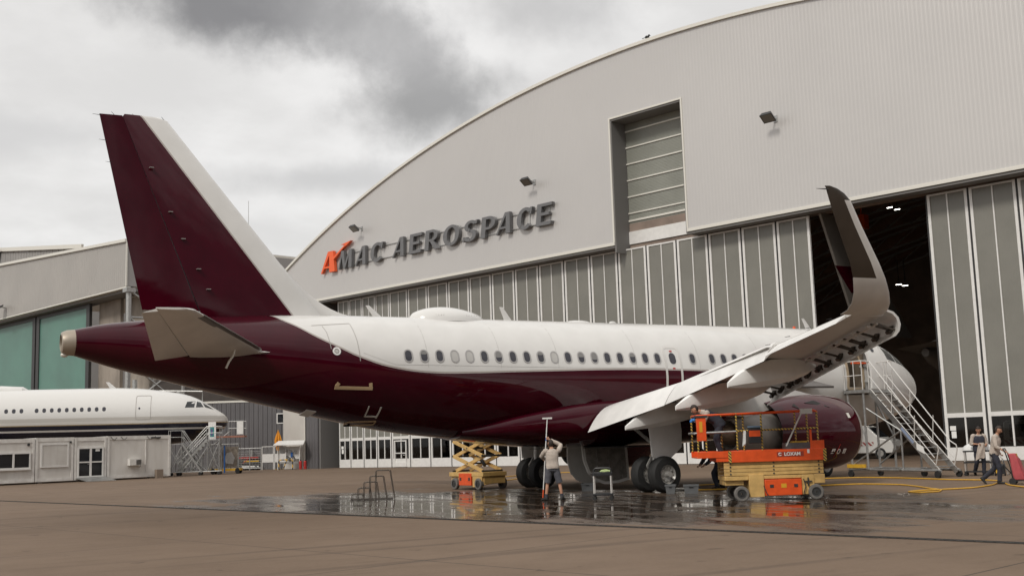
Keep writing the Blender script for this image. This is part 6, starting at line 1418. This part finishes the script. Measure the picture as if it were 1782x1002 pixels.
# ------------------------------------------------------------------ boarding stairs at the open forward door
BS = thing("boarding_stairs", "tall aluminium boarding stairs wheeled up to the open forward door", "stairs", (11.45, -2.95, 0), R(-90))
# own frame: x runs down and away from the aircraft, y across, origin under the top of the flight
H0, RUN, Wd = 3.32, 2.95, .95
for y in (-Wd/2, Wd/2): g = MB(); g.bar((-.05, y, H0-.05), (RUN, y, .18), .05, .20); g.build("stringer", m_alu, BS)
nst = 14
for i in range(1, nst): t = i/nst; g = MB(); g.box(RUN*t-.14, RUN*t+.12, -Wd/2+.03, Wd/2-.03, lerp(H0, .16, t)-.0, lerp(H0, .16, t)+.03); g.build("tread", m_steel, BS)
g = MB(); g.box(-1.0, .02, -.85, .85, H0-.12, H0); g.build("platform", m_steel, BS)
g = MB(); g.box(-1.04, -1.0, -.8, .8, H0-.16, H0+.02); g.build("bumper", m_black, BS)
for y in (-Wd/2-.02, Wd/2+.02):
    g = MB(); g.tube([(-.02, y, H0), (-.02, y, H0+1.0), (.06, y, H0+1.08), (RUN*.92, y, 1.30), (RUN+.02, y, 1.15), (RUN+.05, y, 1.0), (RUN-.12, y, .42)], .022, 8); g.tube([(.0, y, H0+.52), (RUN*.95, y, .72)], .018, 8)
    for t in (.33, .66): g.cyl((RUN*t, y, lerp(H0, .16, t)+.05), (RUN*t+.10, y, lerp(H0, .16, t)+1.02), .018, n=8)
    g.build("handrail", m_silver, BS)
for y in (-.82, .82):
    g = MB(); g.tube([(-.95, y, H0), (-.95, y, H0+1.04), (-.88, y, H0+1.10), (-.05, y, H0+1.10), (.0, y*.62, H0+1.08)], .022, 8); g.cyl((-.95, y, H0+.55), (-.02, y, H0+.55), .018, n=8); g.cyl((-.45, y, H0), (-.45, y, H0+1.1), .018, n=8); g.cyl((-.04, y, H0), (-.04, y, H0+1.1), .02, n=8); g.build("guard_rail", m_silver, BS)
g = MB(); g.cyl((-.98, -.35, H0+1.08), (-.98, .45, H0+1.08), .035, n=10); g.build("safety_strap", m_orange, BS)
g = MB()
for y in (-.75, .75): g.cyl((-.9, y, H0-.12), (-.9, y, .3), .045, n=10); g.cyl((-.1, y, H0-.12), (-.1, y, .3), .045, n=10); g.cyl((-.9, y, .45), (1.35, y*.65, 1.72), .035, n=8); g.cyl((1.35, y*.65, 1.72), (.0, y, 2.6), .03, n=8); g.cyl((-.9, y, 2.9), (-.1, y, 1.5), .03, n=8); g.cyl((-1.1, y, .30), (RUN+.1, y*.65, .26), .05, n=10); g.cyl((1.35, y*.65, 1.7), (1.35, y*.65, .3), .035, n=8)
for x in (-.9, 1.35): g.cyl((x, -.75, .3), (x, .75, .3), .04, n=8)
g.build("frame", m_steel, BS)
for x, y in ((-.95, -.8), (-.95, .8), (RUN, -.56), (RUN, .56), (1.35, .6)): castor(BS, x, y, .13)
g = MB(); g.box(-1.12, -.2, -.82, -.76, .36, .50); g.build("yellow_beam", m_yellow, BS)
g = MB(); g.loft([[(RUN*.70, -Wd/2-.06, 1.02), (RUN*.82, -Wd/2-.06, .85), (RUN*.80, -Wd/2-.06, 1.12), (RUN*.70, -Wd/2-.06, 1.27)], [(RUN*.70, -Wd/2-.05, 1.02), (RUN*.82, -Wd/2-.05, .85), (RUN*.80, -Wd/2-.05, 1.12), (RUN*.70, -Wd/2-.05, 1.27)]]); g.build("notice", m_paper, BS)
mx = frame_mtx((RUN*.56, -Wd/2-.028, lerp(H0, .18, .56)-.02), (RUN, 0, -(H0-.2)), (H0-.2, 0, RUN)); 
g = MB(); g.loft([[tuple(mx @ Vector((a, b, 0))) for a, b in ((-.38, -.05), (.38, -.05), (.38, .05), (-.38, .05))], [tuple(mx @ Vector((a, b, .004))) for a, b in ((-.38, -.05), (.38, -.05), (.38, .05), (-.38, .05))]]); g.build("maker_plate", mat("plate_blue_grey", (.25, .30, .42), .4), BS)

# ------------------------------------------------------------------ service van and glimpses inside the hall
def WF(u, y, z=0): return tuple(Matrix.Rotation(HROT, 4, "Z") @ Vector((u, y, z)) + Vector(HG))
def make_van(lab, loc, rot):
    o = thing("service_van", lab, "van", loc, rot, "white service vans")
    g = MB(); sec = [(-2.5, .45, 1.05), (-2.5, 1.1, 2.0), (-2.4, 1.95, 2.06)]
    side = [(-2.5, .35), (2.35, .35), (2.45, .75), (2.30, 1.12), (1.55, 1.30), (.85, 1.98), (.6, 2.06), (-2.35, 2.06), (-2.5, 1.95)]
    g.prism(side, lambda a, b, d: (a, d*(1-.10*max(0, b-1.1)), b), -.95, .95); g.build("body", m_white, o, bevel=.05)
    for s in (-1, 1):
        for x0, x1 in ((-2.2, -.9), (-.75, .45)): g = MB(); g.loft([[(x0, s*.945, 1.18), (x1, s*.945, 1.18), (x1, s*.875, 1.85), (x0, s*.875, 1.85)], [(x0, s*.96, 1.18), (x1, s*.96, 1.18), (x1, s*.89, 1.85), (x0, s*.89, 1.85)]]); g.build("window", m_glassd, o)
        g = MB(); g.box(-2.45, 1.2, min(s*.952, s*.962), max(s*.952, s*.962), .82, 1.05); g.build("hazard_band", m_hazr, o)
        lettering("AMAC", .34, .006, m_black, o, frame_mtx((-1.2 if s < 0 else -1.2, s*.966, .60), (-s, 0, 0), (0, 0, 1)), .25, .01)
    g = MB(); g.loft([[(1.48, -.78, 1.34), (1.48, .78, 1.34), (.90, .70, 1.92), (.90, -.70, 1.92)], [(1.52, -.78, 1.37), (1.52, .78, 1.37), (.94, .70, 1.95), (.94, -.70, 1.95)]]); g.build("windscreen", m_glassd, o)
    g = MB(); g.box(-2.53, -2.495, -.8, .8, 1.2, 1.85); g.build("rear_window", m_glassd, o)
    g = MB(); g.box(-2.525, -2.497, -.92, .92, .80, 1.06); g.build("hazard_band", m_hazr, o)
    for x in (-1.6, 1.6):
        for s in (-1, 1):
            g = MB(); g.cyl((x, s*.72, .34), (x, s*.965, .34), .34, n=24); w_ = g.build("wheel", m_black, o)
            g = MB(); g.cyl((x, s*.95, .34), (x, s*.985, .34), .2, n=16); g.build("rim", m_rim, w_)
    for s in (-1, 1): g = MB(); g.box(2.34, 2.47, min(s*.55, s*.85), max(s*.55, s*.85), .72, .92); g.build("headlight", m_silver, o)
    return o
VAN = make_van("white service van with red hazard band and AMAC lettering behind the boarding stairs", WF(44.2, 8.6), HROT+R(8))
v2 = dup(VAN); v2["label"] = "white service van seen through the glazed door panels behind the walking man"; v2.location = WF(57.6, 5.0); v2.rotation_euler.z = HROT+R(12)

# ------------------------------------------------------------------ carts by the two men
PC = thing("hand_cart", "black two wheeled hand cart carrying a pink folded bag", "cart", (7.82, -11.28, 0), R(-60))
g = MB()
for y in (0, .44): g.tube([(.0, y, .10), (-.06, y, .55), (-.16, y, .95), (-.22, y, 1.08)], .018, 8)
g.cyl((-.22, 0, 1.08), (-.22, .44, 1.08), .018, n=8); g.cyl((-.03, 0, .3), (-.03, .44, .3), .015, n=8); g.build("frame", m_blackp, PC)
g = MB(); g.box(.0, .42, .02, .42, .10, .13); g.build("toe_plate", m_darkmetal, PC)
for y in (-.03, .47): g = MB(); g.cyl((-.02, y-.03, .10), (-.02, y+.03, .10), .10, n=16); g.build("wheel", m_black, PC)
g = MB(); g.cyl((.36, .05, .045), (.36, .09, .045), .045, n=12); g.cyl((.36, .35, .045), (.36, .39, .045), .045, n=12); g.build("castor", m_black, PC)
o = thing("bag", "bright pink folded bag strapped on the hand cart", "bag", (7.82, -11.28, 0), R(-60))
g = MB(); g.loft([[(.02, .01, .135), (.34, .01, .135), (.34, .43, .135), (.02, .43, .135)], [(-.01, -.01, .3), (.30, -.01, .3), (.30, .45, .3), (-.01, .45, .3)], [(-.06, 0, .8), (.16, 0, .8), (.16, .44, .8), (-.06, .44, .8)], [(-.09, .01, .93), (.10, .01, .93), (.10, .43, .93), (-.09, .43, .93)]]); g.build("body", m_pink, o, bevel=.03)
g = MB(); g.loft([[(.315, -.02, .28), (.185, -.012, .78), (.178, -.012, .78), (.305, -.02, .28)], [(.315, .46, .28), (.185, .452, .78), (.178, .452, .78), (.305, .46, .28)]]); g.build("flap", m_pink, o)
g = MB(); g.loft([[(.13, .10, .925), (.16, .14, .80), (.15, .14, .80), (.12, .10, .925)], [(.13, .34, .925), (.16, .22, .72), (.15, .22, .72), (.12, .34, .925)]]); g.build("tag", m_yellow, o)
LC = thing("laundry_cart", "black and silver two shelf cart heaped with white linen", "cart", (12.72, -5.55, 0), R(-58))
for z in (.12, .46, .86): g = MB(); g.box(0, .95, 0, .5, z, z+.05); g.build("shelf", m_blackp, LC)
for x in (.04, .91):
    for y in (.04, .46): g = MB(); g.cyl((x, y, .12), (x, y, .9), .02, n=8); g.build("post", m_silver, LC); castor(LC, x, y, .06)
g = MB(); g.tube([(.93, .04, .86), (.98, .04, 1.05), (.98, .46, 1.05), (.93, .46, .86)], .018, 8); g.build("handle", m_blackp, LC)
g = MB(); rings = []
for i in range(9):
    t = i/8; k = math.sqrt(max(.02, 1-t*t))
    rings.append([(.46+k*(.52+.07*math.sin(3*a+1)+.04*math.sin(7*a))*math.cos(a), .25+k*(.29+.05*math.sin(4*a))*math.sin(a), .915+.22*t*(1+.35*math.sin(2*a+1.3))) for a in np.linspace(0, 2*PI, 28, endpoint=False)])
g.loft(rings); tag(g.build("linen", m_linen, loc=(12.72, -5.55, 0), rotz=R(-58), ang=80), "crumpled heap of white linen on the top shelf of the cart", "linen")
o = thing("vacuum_cleaner", "dark vacuum cleaner with a long silver wand beside the laundry cart", "vacuum", (13.15, -6.75, 0), R(-60))
g = MB(); g.cyl((0, 0, .06), (0, 0, .36), .19, .17, 20); g.sphere((0, 0, .36), .17, 16, 6, 0, (1, 1, .5)); g.build("drum", m_blackp, o)
g = MB(); g.tube([(.25, .1, .03), (.12, .06, .5), (-.10, 0, 1.05), (-.18, 0, 1.12)], .018, 8); g.build("wand", m_silver, o)
g = MB(); g.tube([(0, 0, .40), (.1, .1, .6), (.2, -.1, .3), (.35, .1, .08), (.25, .1, .05)], .022, 8); g.build("hose", m_blackp, o)
g = MB(); g.box(-.12, .02, -.18, -.1, .1, .3); g.build("label_panel", m_yellow, o)
for a in range(4): castor(o, .16*math.cos(a*PI/2), .16*math.sin(a*PI/2), .03)
